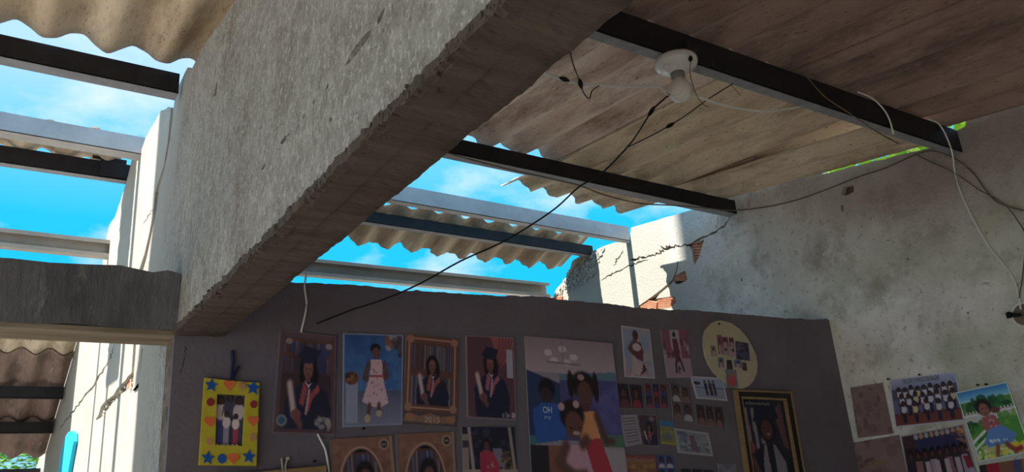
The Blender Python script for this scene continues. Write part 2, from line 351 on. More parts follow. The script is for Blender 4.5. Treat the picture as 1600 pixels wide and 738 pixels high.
# ------------------------------------------------------------------ centre wall: gable over the opening, jamb and far part
XC = .53
tilt = lambda a, b: (b - 2.18) * .030
tilt2 = lambda a, b: (b - 2.18) * .030 + (a - 2.5) * .045
tilt3 = lambda a, b: (a - 2.5) * .045
def gz(px, X=.528): return [(onX(a, b, X).y, onX(a, b, X).z) for a, b in px]
gap = gz([(268, 160), (263, 215), (257, 250), (248, 280), (243, 294), (240, 330), (233, 362), (226, 392), (215, 425), (214, 460)])
low = [(gap[-1][0] - .02, 2.30), (3.52, 2.18)] + [(onX(a, b, XC).y, onX(a, b, XC).z) for a, b in [(229, 545), (224, 600), (222, 660), (216, 738)]] + [(3.45, 0)]
part_a = [(-3.2, 2.55), (2.07, 3.085), (2.5, 3.167), (2.5, 2.192), (-3.2, 2.192)]
gap_hi = [(gap[0][0], gap[0][1] + .05)] + gap[1:-1]
part_b = [(2.5, 3.167), (2.75, 3.215), (2.86, 3.285)] + gap_hi + [(3.52, 2.18), (2.5, 2.18)]
part_c = [(2.506, 2.18), (3.52, 2.18)] + low[2:] + [(2.505, 0)]
gouges = [[(548, 105), (553, 92), (566, 72), (580, 55), (589, 49), (588, 58), (578, 72), (566, 88), (556, 100)], [(600, 30), (606, 20), (611, 12), (610, 22), (604, 36), (598, 42)],
          [(446, 226), (450, 216), (456, 212), (455, 220), (449, 227)], [(457, 213), (460, 208), (461, 211), (458, 215)], [(517, 142), (520, 134), (523, 133), (521, 140)], [(497, 163), (499, 158), (501, 159), (499, 165)],
          [(480, 188), (483, 178), (486, 177), (484, 186)], [(526, 186), (529, 186), (529, 192), (527, 193)], [(332, 152), (336, 130), (338, 128), (336, 148)], [(415, 268), (420, 258), (423, 256), (420, 266)]]
wc = struct(plate('wall_center', 'X', XL + .052, [(-3.2, 2.50), (2.07, 3.06), (2.5, 3.145), (2.5, 2.20), (-3.2, 2.20)], [], .05, M['core'], shift=tilt))
plate('masonry_core', 'X', XL + .032, [(2.5, 3.145), (2.75, 3.195), (2.86, 3.26)] + [(a - .02, b) for a, b in gap_hi] + [(3.49, 2.18), (2.5, 2.18)], [], .07, M['core'], wc, shift=tilt2)
plate('masonry_core', 'X', XL + .032, [(a - .02 if a > 2.6 else a, b) for a, b in part_c], [], .07, M['core'], wc, shift=tilt3)
plate('render_coat', 'X', XL, jag(part_b, .006, .015, which=set(range(2, len(part_b) - 2))), [], .034, M['gable'], wc, shift=tilt2)
plate('render_coat', 'X', XL, jag(part_c, .006, .015, which=set(range(1, len(part_c) - 1))), [], .034, M['gable'], wc, shift=tilt3)
gc = plate('render_coat', 'X', XL, jag(part_a, .0075, .008, which={0, 1, 3}), [jag(gz(h, .493), .002, .02) for h in gouges], .034, M['gable'], wc, shift=tilt)
gc['label'] = 'trowelled grey render with a few dark gouges'
plate('render_coat', 'X', XL + .10, [(-3.2, 2.55), (2.07, 3.07), (2.86, 3.25), (2.86, 2.206), (-3.2, 2.206)], [], .036, M['gable'], wc, shift=tilt)
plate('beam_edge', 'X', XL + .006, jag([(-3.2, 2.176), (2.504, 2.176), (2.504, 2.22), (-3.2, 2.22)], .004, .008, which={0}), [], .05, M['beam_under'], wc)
# crumbly underside of the opening beam
v = []; f = []; ny, nx = 620, 9
for j in range(ny):
    y = -3.2 + (2.505 + 3.2) * j / (ny - 1)
    for i in range(nx):
        t = i / (nx - 1); x_ = XL - .004 + t * .140; z_ = 2.178 + random.uniform(-.001, .001)
        if i == 0: x_ += .012 * fract(y, 1) - .002; z_ += abs(.026 * fract(y, 3)) - .004
        if i == 1: x_ += .012 * fract(y, 5); z_ -= abs(.012 * fract(y, 9))
        if i == nx - 1: x_ += .007 * fract(y, 12); z_ += .002
        v.append((x_, y, z_))
v += [(a, b, c + .02) for a, b, c in v]
for j in range(ny - 1):
    for i in range(nx - 1):
        a = j * nx + i; f.append((a, a + 1, a + nx + 1, a + nx)); a += ny * nx; f.append((a, a + nx, a + nx + 1, a + 1))
for j in range(ny - 1):
    for i in (0, nx - 1): a = j * nx + i; f.append((a, a + nx, a + nx + ny * nx, a + ny * nx))
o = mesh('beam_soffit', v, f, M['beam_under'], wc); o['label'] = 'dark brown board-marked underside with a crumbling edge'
# crumbs along the lower left arris
cb = MB()
for i in range(900):
    y = random.uniform(.2, 2.5); s_ = random.uniform(.001, .0028) * random.choice((1, 1, 1.6))
    z_ = 2.18 + abs(random.gauss(0, .007)); cb.box((XL - .006 - s_ * .3, y - s_ * 1.6, z_ - s_), (XL + .012, y + s_ * 1.6, z_ + s_), Matrix.Rotation(random.uniform(-.6, .6), 3, 'X') @ Matrix.Rotation(random.uniform(-.5, .5), 3, 'Z'))
o = cb.build('loose_mortar_crumb', M['beam_under'], wc); o['kind'] = 'stuff'

# far part of the centre wall (cream, sunlit)
edge = [(onX(a + 3, b, XC).y, onX(a + 3, b, XC).z) for a, b in [(215, 425), (226, 392), (233, 362), (240, 330), (243, 294), (257, 250), (263, 215), (268, 160)]]
edge = [(a + .05, b) for a, b in edge]
lowf = [(a + .10, b) for a, b in [(3.45, 0)] + [(onX(a, b, XC).y, onX(a, b, XC).z) for a, b in [(216, 738), (222, 660), (224, 600), (229, 545)]] + [(3.52, 2.18)]]
topf = [(onX(a, b, XC).y, onX(a, b, XC).z) for a, b in [(252, 172), (228, 214), (222, 232), (206, 250), (196, 290), (180, 338), (171, 352), (165, 378), (160, 415), (140, 480), (116, 532)]]
outer_f = lowf + edge + topf + [(8.8, 2.2), (8.8, 0)]
def Zb(p): return (60 + p[0] / 3.1, 500 + p[1] / 3.1)
ck1 = ribbon([(179, 538, 1), (173, 560, 2.2), (163, 577, 2.6), (146, 603, 3.2), (128, 627, 2.6), (115, 642, 2.6), (104, 655, 2.2), (91, 677, 1)])
ck2 = ribbon([(214, 572, 6), (210, 586, 13), (201, 600, 15), (188, 612, 11), (172, 628, 9), (162, 640, 12), (154, 652, 5), (150, 657, 2)], steps=(0, .5), jit=0)
ck3 = [Zb(p) for p in [(470, 196), (496, 192), (494, 208), (474, 206)]]
ck4 = [(a + 0, b) for a, b in [(236, 330), (239, 326), (228, 340), (221, 352), (218, 352), (226, 338)]]
ck5 = [Zb(p) for p in [(522, 330), (532, 332), (526, 400), (522, 470), (514, 540), (516, 610), (500, 640), (480, 640), (484, 560), (496, 500), (510, 440), (516, 380)]]
ck6 = [Zb(p) for p in [(488, 640), (512, 636), (514, 690), (508, 745), (474, 745), (480, 690)]]
fx = lambda px: [(onX(a, b, XC).y, onX(a, b, XC).z) for a, b in px]
wf = struct(plate('wall_center', 'X', XC + .055, [(a, max(b - .015, 0)) for a, b in outer_f], [], .065, M['core']))
fc = plate('render_coat', 'X', XC, jag(outer_f, .008, .05, which=set(range(1, len(outer_f) - 4))), [fx(h) for h in (ck1, ck2, ribbon([(239, 326, 1), (232, 338, 1.5), (221, 352, 1)]))], .030, M['cream'], wf)
plate('cavity_fill', 'X', XC + .035, [(3.0, .02), (3.0, 3.0), (3.1, 3.25), (3.5, 3.2), (3.95, 2.9), (3.95, .02)], [], .015, M['core'], wf)
fc['label'] = 'pale cream render split by diagonal cracks'
fcr = MB()
for i in range(110):
    a = Vector(random.choice(fx(ck2))); p = a + Vector((random.gauss(0, .016), random.gauss(0, .016))); s_ = random.uniform(.003, .009)
    fcr.box((XC + .012, p.x - s_, p.y - s_), (XC + .03, p.x + s_, p.y + s_), Matrix.Rotation(random.uniform(0, 3), 3, 'X') @ Matrix.Rotation(random.uniform(-.4, .4), 3, 'Y'))
o = fcr.build('loose_mortar_crumb', M['rubble'], wf); o['kind'] = 'stuff'
for (px, py) in [(206, 592), (196, 606)]:
    p = onX(px, py, XC); ridged_brick('brick', (XC + .012, p.y, p.z), .12, .06, .06, .3, wf)

# cross beam on the left and the partition on the right, in one plane
top = [(x_, 2.365 + random.gauss(0, .003)) for x_ in np.linspace(-3.1, .40, 40)] + [(.44, 2.372), (.478, 2.365)]
bot = [(x_, 2.190 + random.gauss(0, .003)) for x_ in np.linspace(.478, -3.1, 50)]
lb = plate('cross_beam', 'Y', YP - .004, top + bot, [], .14, M['beam_face']); struct(lb)
o = MB().box((-3.1, YP + .002, 2.176), (.50, YP + .150, 2.190)).build('beam_soffit', M['beam_left_under'], lb); o['label'] = 'lighter brown board-marked underside'
tp = xz([(455, 441), (520, 444), (600, 450), (640, 455), (650, 453), (700, 458), (780, 463), (848, 464), (868, 468), (940, 474), (1000, 481), (1060, 484), (1130, 489), (1200, 495), (1262, 500), (1286, 499), (1296, 500)], YP)
tp = [(.478, tp[0][1] - .012), (.62, tp[0][1] - .006)] + tp + [(3.60, tp[-1][1])]
crack_p = xz(ribbon([(290, 542, 1.5), (289, 560, 2.5), (284, 574, 2), (281, 584, 1)]), YP)
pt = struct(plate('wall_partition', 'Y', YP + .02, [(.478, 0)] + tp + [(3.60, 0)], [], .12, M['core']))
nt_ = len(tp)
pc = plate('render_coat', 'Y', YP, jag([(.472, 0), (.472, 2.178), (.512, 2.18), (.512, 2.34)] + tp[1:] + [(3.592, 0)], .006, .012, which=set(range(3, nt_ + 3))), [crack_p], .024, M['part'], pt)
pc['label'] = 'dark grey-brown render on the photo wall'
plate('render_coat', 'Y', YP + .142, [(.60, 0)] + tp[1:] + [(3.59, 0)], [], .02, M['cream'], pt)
# outer walls behind and beside the camera
struct(plate('wall_left', 'X', -3.2, [(-1.7, 0), (-1.7, .25), (5.75, .25), (5.75, 2.85), (8.8, 1.85), (8.8, 0)], [], .12, M['cream']))
struct(plate('wall_back', 'Y', -1.7, [(-3.2, 0), (-3.2, 2.7), (.46, 2.7), (.46, 0)], [], -.12, M['cream']))
struct(plate('wall_back', 'Y', -2.6, [(.50, 0), (.50, 2.6), (3.6, 2.6), (3.6, 0)], [], -.12, M['cream']))
for k, y_ in enumerate((-1.6, 2.9, 4.6, 5.7)): struct(MB().box((-3.2, y_, .25), (-3.08, y_ + .14, (2.75, 3.25, 3.2, 2.85)[k])).build('trim_%d' % (k + 1), M['cream']))
struct(plate('wall_front', 'Y', 8.75, [(-3.2, 0), (-3.2, 1.9), (.53, 1.9), (.53, 2.15), (3.6, 2.15), (3.6, 0)], [], .12, M['cream']))

# ------------------------------------------------------------------ purlins
def channel(name, Y, x0, z0, x1, z1, hgt, fl, web, flm, label, cat='purlin', group=None, open_front=False, t=.004):
    """steel channel; (x, z) of its upper near edge at both ends; web towards the viewer unless open_front"""
    o = empty(name, ((x0 + x1) / 2, Y, (z0 + z1) / 2 + H))
    def bar(a, b, part, m):       # a, b: (dy, dz) box of the section
        v = [];
        for (x_, z_) in ((x0, z0), (x1, z1)):
            for (dy, dz) in ((a[0], a[1]), (b[0], a[1]), (b[0], b[1]), (a[0], b[1])): v.append((x_, Y + dy, z_ + H + dz))
        q = mesh(part, v, [(0, 1, 2, 3), (7, 6, 5, 4), (0, 4, 5, 1), (1, 5, 6, 2), (2, 6, 7, 3), (3, 7, 4, 0)], m); keep(q, o); return q
    if not open_front:
        bar((0, -hgt), (t, 0), 'web', web); bar((t, -t), (fl, 0), 'flange', flm)
        q = bar((0, -hgt), (fl, -hgt + t), 'flange', flm); bar((fl - t, -hgt + t), (fl, -hgt + .018), 'lip', flm)
    else:
        bar((fl - t, -hgt), (fl, 0), 'web', web); bar((0, -t), (fl - t, 0), 'flange', flm); bar((0, -hgt), (fl - t, -hgt + t), 'flange', flm)
        bar((0, -.022), (t, -t), 'lip', flm); bar((0, -hgt + t), (t, -hgt + .022), 'lip', flm)
    return tag(o, label, cat, group)
G = 'steel roof purlins'
purA = channel('steel_purlin', 1.65, .50, 1.53, 3.575, 1.505, .108, .044, M['black'], M['flange'], 'black steel purlin nearest overhead, carrying the white lamp holder', group=G)
channel('steel_purlin', 2.95, .56, 1.690, 3.575, 1.648, .082, .062, M['black'], M['flange'], 'black steel purlin over the right room with sheets jutting past it', group=G)
channel('steel_purlin', 2.95, -3.19, 1.738, .515, 1.702, .085, .062, M['black'], M['flange'], 'black steel purlin under the wavy sheet edge at top left', group=G)
channel('steel_purlin', 3.875, .56, 1.846, 3.575, 1.800, .100, .05, M['grey'], M['grey'], 'pale grey steel purlin bare against the sky above the partition', group=G)
channel('steel_purlin', 3.875, -3.19, 1.90, .56, 1.850, .090, .08, M['grey'], M['grey'], 'pale grey bare steel purlin on the left side of the grey gable', group=G)
channel('steel_purlin', 4.3, .56, 1.832, 3.60, 1.803, .072, .050, M['black'], M['flange'], 'dark steel purlin under the loose strip of sheets over the right room', group=G)
channel('steel_purlin', 4.3, -3.19, 1.895, .56, 1.882, .090, .052, M['black'], M['flange'], 'dark steel purlin just below the pale one on the left', group=G)
channel('steel_purlin', 4.75, .56, 1.628, 3.52, 1.642, .110, .05, M['galv'], M['galv'], 'galvanised open channel just above the partition top', group=G, open_front=True)
channel('steel_purlin', 4.75, -3.19, 1.640, .53, 1.612, .100, .05, M['galv'], M['galv'], 'galvanised open channel just above the left cross beam', group=G, open_front=True)
s33 = .33
farz = lambda Y: 1.80 - s33 * (Y - 4.3)
for Y, lb_ in ((6.46, 'dark purlin under the far roof, nearest the cream wall crack'), (6.98, 'dark purlin halfway down the far roof'), (7.78, 'dark purlin below the leafy gap of the far roof')):
    channel('steel_purlin', Y, -3.19, farz(Y) - .004, .52, farz(Y) - .004, .08, .05, M['black'], M['black'], lb_, group=G)
# dark cleats that tie purlins to the walls
c_ = MB().box((.36, 4.285, 1.885 + H), (.52, 4.292, 1.90 + H)).box((.40, 4.288, 1.80 + H), (.52, 4.298, 1.90 + H)).build('steel_cleat', M['black'])
tag(c_, 'black steel cleat where the left dark purlin meets the cream wall', 'bracket')

# ------------------------------------------------------------------ corrugated sheets
PITCH = .197
def sheet(x0, x1, y0, y1, zfun, label, m='sheet', phase=2.52, pitch=PITCH, amp=.025, th=.006, rough0=0, rough1=0, lift=0, group='corrugated roof sheets', name='corrugated_sheet', cuts=None, skew=0, ny=10):
    """one sheet; zfun(Y) is the height (above the eye) of the plane its valleys rest on"""
    nx = max(8, int((x1 - x0) / pitch * 14)); v = []; f = []
    ca, cb_ = random.uniform(0, 9), random.uniform(0, 9)
    for j in range(ny + 1):
        for i in range(nx + 1):
            x_ = x0 + (x1 - x0) * i / nx
            e0 = rough0 * (math.sin(x_ * 23 + ca) * .5 + math.sin(x_ * 61 + cb_) * .35 + math.sin(x_ * 131 + ca) * .3); e1 = rough1 * (math.sin(x_ * 19 + cb_) * .5 + math.sin(x_ * 53 + ca) * .35 + math.sin(x_ * 117 + cb_) * .3)
            yy = (y0 + e0) + ((y1 + e1 + skew * (x_ - x0)) - (y0 + e0)) * j / ny
            z_ = zfun(yy) + H + amp * (1 - math.cos(2 * math.pi * (x_ - phase) / pitch)) + lift
            v.append((x_, yy, z_))
    n = len(v); v += [(a, b, c + th) for a, b, c in v]
    W = nx + 1
    for j in range(ny):
        for i in range(nx):
            a = j * W + i; f.append((a, a + W, a + W + 1, a + 1)); a += n; f.append((a, a + 1, a + W + 1, a + W))
    for i in range(nx):
        f.append((i, i + 1, n + i + 1, n + i)); a = ny * W + i; f.append((a, n + a, n + a + 1, a + 1))
    for j in range(ny):
        a = j * W; f.append((a, n + a, n + a + W, a + W)); a = j * W + nx; f.append((a, a + W, n + a + W, n + a))
    o = mesh(name, v, f, M[m])
    for p in o.data.polygons: p.use_smooth = True
    o.data.set_sharp_from_angle(angle=math.radians(50))
    return tag(o, label, 'roof sheet', group)
nearz = lambda Y: 1.655 + .11 * (Y - 2.95) if Y < 2.95 else 1.655 + .138 * (Y - 2.95)
zR = lambda Y: nearz(Y) - .000
rowA = lambda Y: 1.530 + .145 * (Y - 1.65)
# row over the camera in the right room (ends on the near purlin)
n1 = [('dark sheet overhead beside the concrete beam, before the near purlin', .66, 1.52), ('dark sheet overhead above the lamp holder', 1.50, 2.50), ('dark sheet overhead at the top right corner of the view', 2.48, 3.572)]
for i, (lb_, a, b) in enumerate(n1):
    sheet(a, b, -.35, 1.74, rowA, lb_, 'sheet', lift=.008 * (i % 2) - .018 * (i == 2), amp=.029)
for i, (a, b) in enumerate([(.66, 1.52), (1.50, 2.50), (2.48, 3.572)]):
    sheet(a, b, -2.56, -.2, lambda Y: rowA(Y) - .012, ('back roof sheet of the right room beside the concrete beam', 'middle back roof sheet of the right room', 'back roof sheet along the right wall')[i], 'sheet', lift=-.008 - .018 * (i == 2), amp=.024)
# row between the two black purlins
z2 = lambda Y: (1.540 + (1.655 - 1.540) * (Y - 1.65) / 1.30) if Y < 2.95 else 1.655 + .14 * (Y - 2.95)
sheet(.66, 1.56, 1.665, 3.02, z2, 'brown sheet between the black purlins, touching the concrete beam', 'sheet_lit', lift=.016, rough1=.02, amp=.029)
sheet(1.44, 2.34, 1.665, 3.03, z2, 'brown sheet between the black purlins, behind the bulb', 'sheet_lit', rough1=.02, lift=.024, amp=.029)
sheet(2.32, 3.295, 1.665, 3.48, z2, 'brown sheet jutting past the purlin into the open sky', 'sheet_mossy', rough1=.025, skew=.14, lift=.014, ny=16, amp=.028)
sheet(3.20, 3.575, 1.698, 3.08, lambda Y: 1.478 + (Y - 1.77) * .150, 'narrow mossy sheet strip along the right wall', 'sheet_mossy', lift=.0, rough1=.03, phase=3.52)
sheet(3.22, 3.50, 2.50, 2.82, z2, 'small pale broken sheet scrap near the right wall crack', 'sheet_pale', lift=-.004, rough1=.05, rough0=.01)
# left room
zl = lambda Y: 1.712 + .13 * (Y - 2.9)
pl = .19
def lsheet_back():
    for i, (a, b) in enumerate([(-1.0, .465), (-2.1, -.98), (-3.05, -2.08)]):
        sheet(a, b, -1.6, .95, lambda Y: zl(Y) - .02, ('back sheet of the left room against the grey gable', 'middle back sheet of the left room', 'back sheet of the left room at the open side')[i], 'sheet', phase=.255, pitch=pl)
def lsheet(a, b, y0, y1, lb_, lift=0, r1=.012, m='sheet_pale'): return sheet(a, b, y0, y1, zl, lb_, m, phase=.255, pitch=pl, lift=lift, rough1=r1)
lsheet(-.62, .64, .9, 2.93, 'pale stained sheet resting on the purlin at top left', .0)
lsheet(-1.55, -.58, .9, 2.93, 'sheet in the left room beyond the left border of the view', .008)
lsheet(-2.45, -1.50, .9, 2.93, 'sheet in the left room, second from the far left wall', .0)
lsheet(-3.18, -2.40, .9, 2.93, 'sheet in the left room along the far left wall', .008)
lsheet_back()
# loose remnants on the ridge purlin
zd = lambda Y: farz(Y) + .012
sheet(.75, 1.66, 4.235, 4.63, zd, 'left piece of the loose sheet strip, half hidden by the beam', 'sheet_pale', phase=1.951, pitch=.187, rough1=.016, rough0=.004, amp=.0235)
sheet(1.58, 2.50, 4.235, 4.63, zd, 'middle piece of the loose sheet strip on the dark purlin', 'sheet_pale', phase=1.951, pitch=.187, rough1=.02, rough0=.004, lift=.007, amp=.0235)
sheet(2.46, 3.56, 4.24, 4.63, zd, 'right piece of the loose sheet strip, nearest the broken wall', 'sheet_pale', phase=1.951, pitch=.187, rough1=.022, rough0=.004, amp=.0235)
zdl = lambda Y: 1.868 + .06 * (Y - 4.05)
sheet(-.55, .50, 4.00, 4.40, zdl, 'sheet remnant between the two left purlins', 'sheet_pale', phase=.24, pitch=.187, rough1=.03, rough0=.01)
# far roof
for i, (y0, y1, a, b, lb_) in enumerate([(5.85, 6.24, -.80, .527, 'upper wavy sheet of the far roof seen under the cross beam'), (5.85, 6.24, -2.1, -.75, 'upper far roof sheet beyond the left border'), (5.85, 6.24, -3.18, -2.05, 'upper far roof sheet at the far left wall'),
                                         (6.12, 7.12, -.80, .527, 'middle dark sheet of the far roof'), (6.12, 7.12, -2.1, -.75, 'middle far roof sheet beyond the left border'), (6.12, 7.12, -3.18, -2.05, 'middle far roof sheet at the far left wall'),
                                         (7.02, 7.60, -.80, .527, 'lowest sheet of the far roof with leaves below its edge'), (7.02, 7.60, -2.1, -.75, 'lowest far roof sheet beyond the left border'), (7.02, 7.60, -3.18, -2.05, 'lowest far roof sheet at the far left wall')]):
    row = i // 3
    sheet(a, b, y0, y1, lambda Y: farz(Y), lb_, ('sheet_mossy', 'sheet', 'sheet')[row], phase=.305, pitch=.163, lift=(.045, .020, .0)[row] + .006 * (i % 2), rough1=.01, amp=.021)

# ------------------------------------------------------------------ outside: unseen tower added to cast a shadow edge, trees
tw = empty('shade_tower', (-3.6, 3.0, 0))
keep(MB().box((-4.4, 2.10, -.1), (-3.7, 3.44, 12.4)).build('column', M['column']), tw)
keep(MB().lathe([(.9, 0), (1.05, .1), (1.15, 1.3), (1.2, 1.4), (.3, 1.6)], (-4.05, 2.5, 12.4)).build('tower_top', M['cyan']), tw)
tag(tw, 'added shade tower standing outside the left wall, out of the view', 'shade tower')
M['leaf_dark'] = mat('dark_leaf_green', (.14, .32, .04), .6, (.26, .48, .08), 9)  # darker green for the tree at the back
def tree(x_, y_, z0, z1, r_, n, label, leaf=.06, m='leaf'):
    o = empty('leafy_tree', (x_, y_, 0))
    keep(MB().tube([(x_, y_, -.1), (x_ + .1, y_, (z0 + z1) / 3), (x_, y_ + .1, (z0 + z1) / 2)], [.14, .1, .05], 8).build('trunk', M['bark']), o)
    b = MB()
    for i in range(n):
        d = Vector((random.gauss(0, 1), random.gauss(0, 1), random.gauss(0, 1))).normalized() * random.random() ** .4
        p = Vector((x_ + d.x * r_[0], y_ + d.y * r_[1], (z0 + z1) / 2 + d.z * (z1 - z0) / 2))
        q = Matrix.Rotation(random.uniform(0, 6.3), 3, 'Z') @ Matrix.Rotation(random.uniform(-1, 1), 3, 'X'); k = len(b.v); s_ = leaf * random.uniform(.7, 1.3)
        b.v += [p + q @ Vector(t) * s_ for t in ((-1, 0, 0), (-.2, -.45, .1), (1, 0, 0), (-.2, .45, .1))]; b.f.append((k, k + 1, k + 2, k + 3))
    lv = b.build('foliage', M[m]); keep(lv, o); lv['kind'] = 'stuff'
    return tag(o, label, 'tree', 'trees outside the walls')
tree(6.7, 3.75, 2.6, 5.6, (1.3, 1.15, 1), 9000, 'leafy tree outside the right wall, glimpsed through the slit under the roof')
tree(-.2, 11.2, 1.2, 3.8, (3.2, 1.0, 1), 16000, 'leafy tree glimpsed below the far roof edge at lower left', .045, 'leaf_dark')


# ------------------------------------------------------------------ lamp holder
lx, ly, lz = 1.845, 1.668, 1.408 + H
lamp = empty('lamp_holder', (lx, ly, lz))
keep(MB().lathe([(.070, .006), (.072, 0), (.072, -.012), (.066, -.022), (.045, -.030), (.030, -.036), (.028, -.044)], (lx, ly, lz)).build('base', M['porcelain'], smooth=True), lamp)
keep(MB().lathe([(.006, .001), (.006, -.007)], (lx - .042, ly - .012, lz - .022), 10).build('screw_hole', M['tape']), lamp)
keep(MB().lathe([(.006, .001), (.006, -.007)], (lx + .042, ly - .012, lz - .022), 10).build('screw_hole', M['tape']), lamp)
keep(MB().lathe([(.024, -.036), (.024, -.062), (.021, -.066)], (lx, ly, lz), 24).build('socket', M['socket'], smooth=True), lamp)
keep(MB().lathe([(.014, -.058), (.019, -.070), (.030, -.082), (.0375, -.098), (.039, -.112), (.036, -.127), (.027, -.141), (.013, -.149), (.002, -.151)], (lx, ly, lz)).build('bulb', M['bulb'], smooth=True), lamp)
tag(lamp, 'round white porcelain lamp holder with an unlit frosted bulb under the near black purlin', 'lamp')

# ------------------------------------------------------------------ cables
def P3(q):
    if len(q) == 4: return onX(q[0], q[1], q[3])
    return onY(q[0], q[1], q[2])
def wire(pts, r, m, label, twin=0, n=5, name='cable'):
    path = smooth_path([P3(q) for q in pts], n)
    if twin:
        b = MB().tube(path, r, 6)
        b.tube([p + Vector((0, .001, -2.0 * r)) for p in path], r, 6)
    else: b = MB().tube(path, r, 6)
    return tag(b.build(name, M[m], smooth=True), label, 'cable')
XW = 3.566
wire([(790, 92, 1.665), (848, 113, 1.665), (882, 124, 1.665), (905, 130, 1.665), (930, 132, 1.665), (976, 134, 1.665), (1026, 134, 1.69), (1040, 142, 1.665)], .0022, 'white_wire', 'pale twin cable running from the concrete beam to the lamp holder', twin=1)
wire([(888, 62, 1.665), (894, 95, 1.665), (900, 112, 1.665), (907, 132, 1.735), (913, 147, 1.665), (921, 154, 1.665), (925, 142, 1.665), (936, 134, 1.665)], .0018, 'black_wire', 'short black cable crossing the pale twin cable beside the concrete beam')
wire([(1064, 142, 1.665), (1080, 148, 1.68), (1095, 152, 1.665), (1130, 163, 1.665), (1170, 171, 1.665), (1205, 173, 1.665), (1252, 166, 1.69)], .0022, 'white_wire', 'pale twin cable leaving the bulb towards the right along the sheets', twin=1)
long_w = wire([(1046, 148, 1.66), (1034, 158, 1.66), (1018, 174, 1.68), (1003, 198, 1.76), (982, 228, 1.9), (940, 271, 2.0), (905, 292, 2.05), (870, 324, 2.1), (828, 353, 2.15), (780, 381, 2.2), (720, 408, 2.28), (657, 443, 2.36), (600, 468, 2.42), (548, 485, 2.46), (495, 506, 2.488)], .0030, 'black_wire', 'long black cable slanting from the lamp across the sky down to the partition')
wire([(979, 231, 1.9), (1010, 216, 1.85), (1045, 197, 1.8), (1075, 178, 1.75), (1108, 154, 1.70), (1145, 131, 1.66)], .0020, 'black_wire', 'thin black cable from the near purlin joining the long slanting cable')
wire([(1074, 62, 1.64), (1079, 92, 1.60), (1078, 112, 1.60), (1083, 135, 1.62), (1090, 152, 1.66), (1100, 164, 1.69), (1108, 167, 1.70)], .0016, 'brown_wire', 'thin dark wire hanging over the right side of the lamp base')
wire([(1039, 100, 1.62), (1032, 118, 1.63), (1032, 134, 1.63), (1038, 146, 1.63), (1050, 150, 1.63), (1062, 147, 1.63), (1068, 138, 1.63)], .0010, 'white_wire', 'thin wire loop around the bulb')
wire([(1112, 98, 1.645), (1124, 112, 1.66), (1142, 132, 1.70), (1157, 150, 1.72)], .0012, 'brown_wire', 'thin dark wire end hanging from the near purlin right of the lamp')
wire([(690, 236, 2.93), (730, 248, 2.93), (800, 266, 2.93), (860, 279, 2.93), (905, 290, 2.92), (945, 305, 2.92), (1000, 318, 2.92), (1050, 321, 2.92), (1100, 325, 2.93), (1146, 329, 2.93), (1200, 323, 0, XW), (1250, 311, 0, XW), (1300, 293, 0, XW), (1340, 277, 0, XW), (1385, 262, 0, XW), (1432, 241, 0, XW), (1458, 236, 0, XW), (1490, 247, 0, XW), (1520, 270, 0, XW), (1540, 297, 0, XW), (1562, 318, 0, XW), (1606, 331, 0, XW)], .0036, 'brown_wire', 'dark cable sagging below the middle purlin and along the top of the right wall')
wire([(1252, 112, 1.63), (1264, 124, 1.62), (1290, 152, 1.62), (1332, 180, 1.62), (1370, 206, 1.66), (1410, 228, 0, XW), (1440, 246, 0, XW), (1490, 270, 0, XW), (1530, 297, 0, XW), (1548, 306, 0, XW), (1572, 322, 0, XW), (1592, 348, 0, XW), (1602, 372, 0, XW), (1598, 430, 0, XW), (1592, 466, 0, XW)], .0026, 'brown_wire', 'brown cable crossing the near purlin and dropping to the junction box')
wire([(1340, 144, 1.635), (1362, 153, 1.635), (1380, 170, 1.635), (1390, 188, 1.635), (1396, 210, 1.645)], .0034, 'white_wire', 'short white cable end hanging over the near purlin')
wire([(1450, 186, 1.635), (1466, 193, 1.635), (1478, 212, 1.635), (1488, 240, 1.66), (1492, 270, 0, XW), (1500, 298, 0, XW), (1519, 340, 0, XW), (1545, 385, 0, XW), (1580, 430, 0, XW), (1591, 462, 0, XW), (1595, 484, 0, XW)], .0036, 'white_wire', 'white cable hanging from the near purlin down the right wall to the junction box')
wire([(480, 424, 2.50), (478, 432, 2.492), (476, 450, 2.492), (479, 475, 2.492), (475, 500, 2.492), (471, 517, 2.494), (472, 530, 2.512), (480, 600, 2.512), (494, 670, 2.512), (497, 680, 2.494), (503, 692, 2.492), (509, 706, 2.492), (514, 738, 2.492), (516, 770, 2.492)], .0032, 'white_wire', 'white flat cord running down the partition behind the leftmost graduation photo', name='cord')
def tape(px, py, Y, dx, dy, label):
    a = onY(px - dx, py - dy, Y); b = onY(px + dx, py + dy, Y); m = (a + b) / 2
    tag(MB().tube([a, a.lerp(b, .25), m, a.lerp(b, .75), b], [.002, .0065, .0075, .006, .002], 8).build('tape_joint', M['tape']), label, 'tape', 'taped cable joints')
tape(882, 124, 1.660, 8, 3, 'black taped joint on the pale twin cable nearest the concrete beam')
tape(907, 131, 1.655, 2, 8, 'black taped joint where the short black cable crosses the twin cable')
tape(1018, 174, 1.68, 5, -8, 'black taped joint on the long slanting cable below the bulb')
tape(1047, 196, 1.795, 7, -4, 'black taped joint on the thin cable right of the long slanting one')
tape(1079, 92, 1.60, 0, 5, 'tiny black taped joint in front of the lamp base')
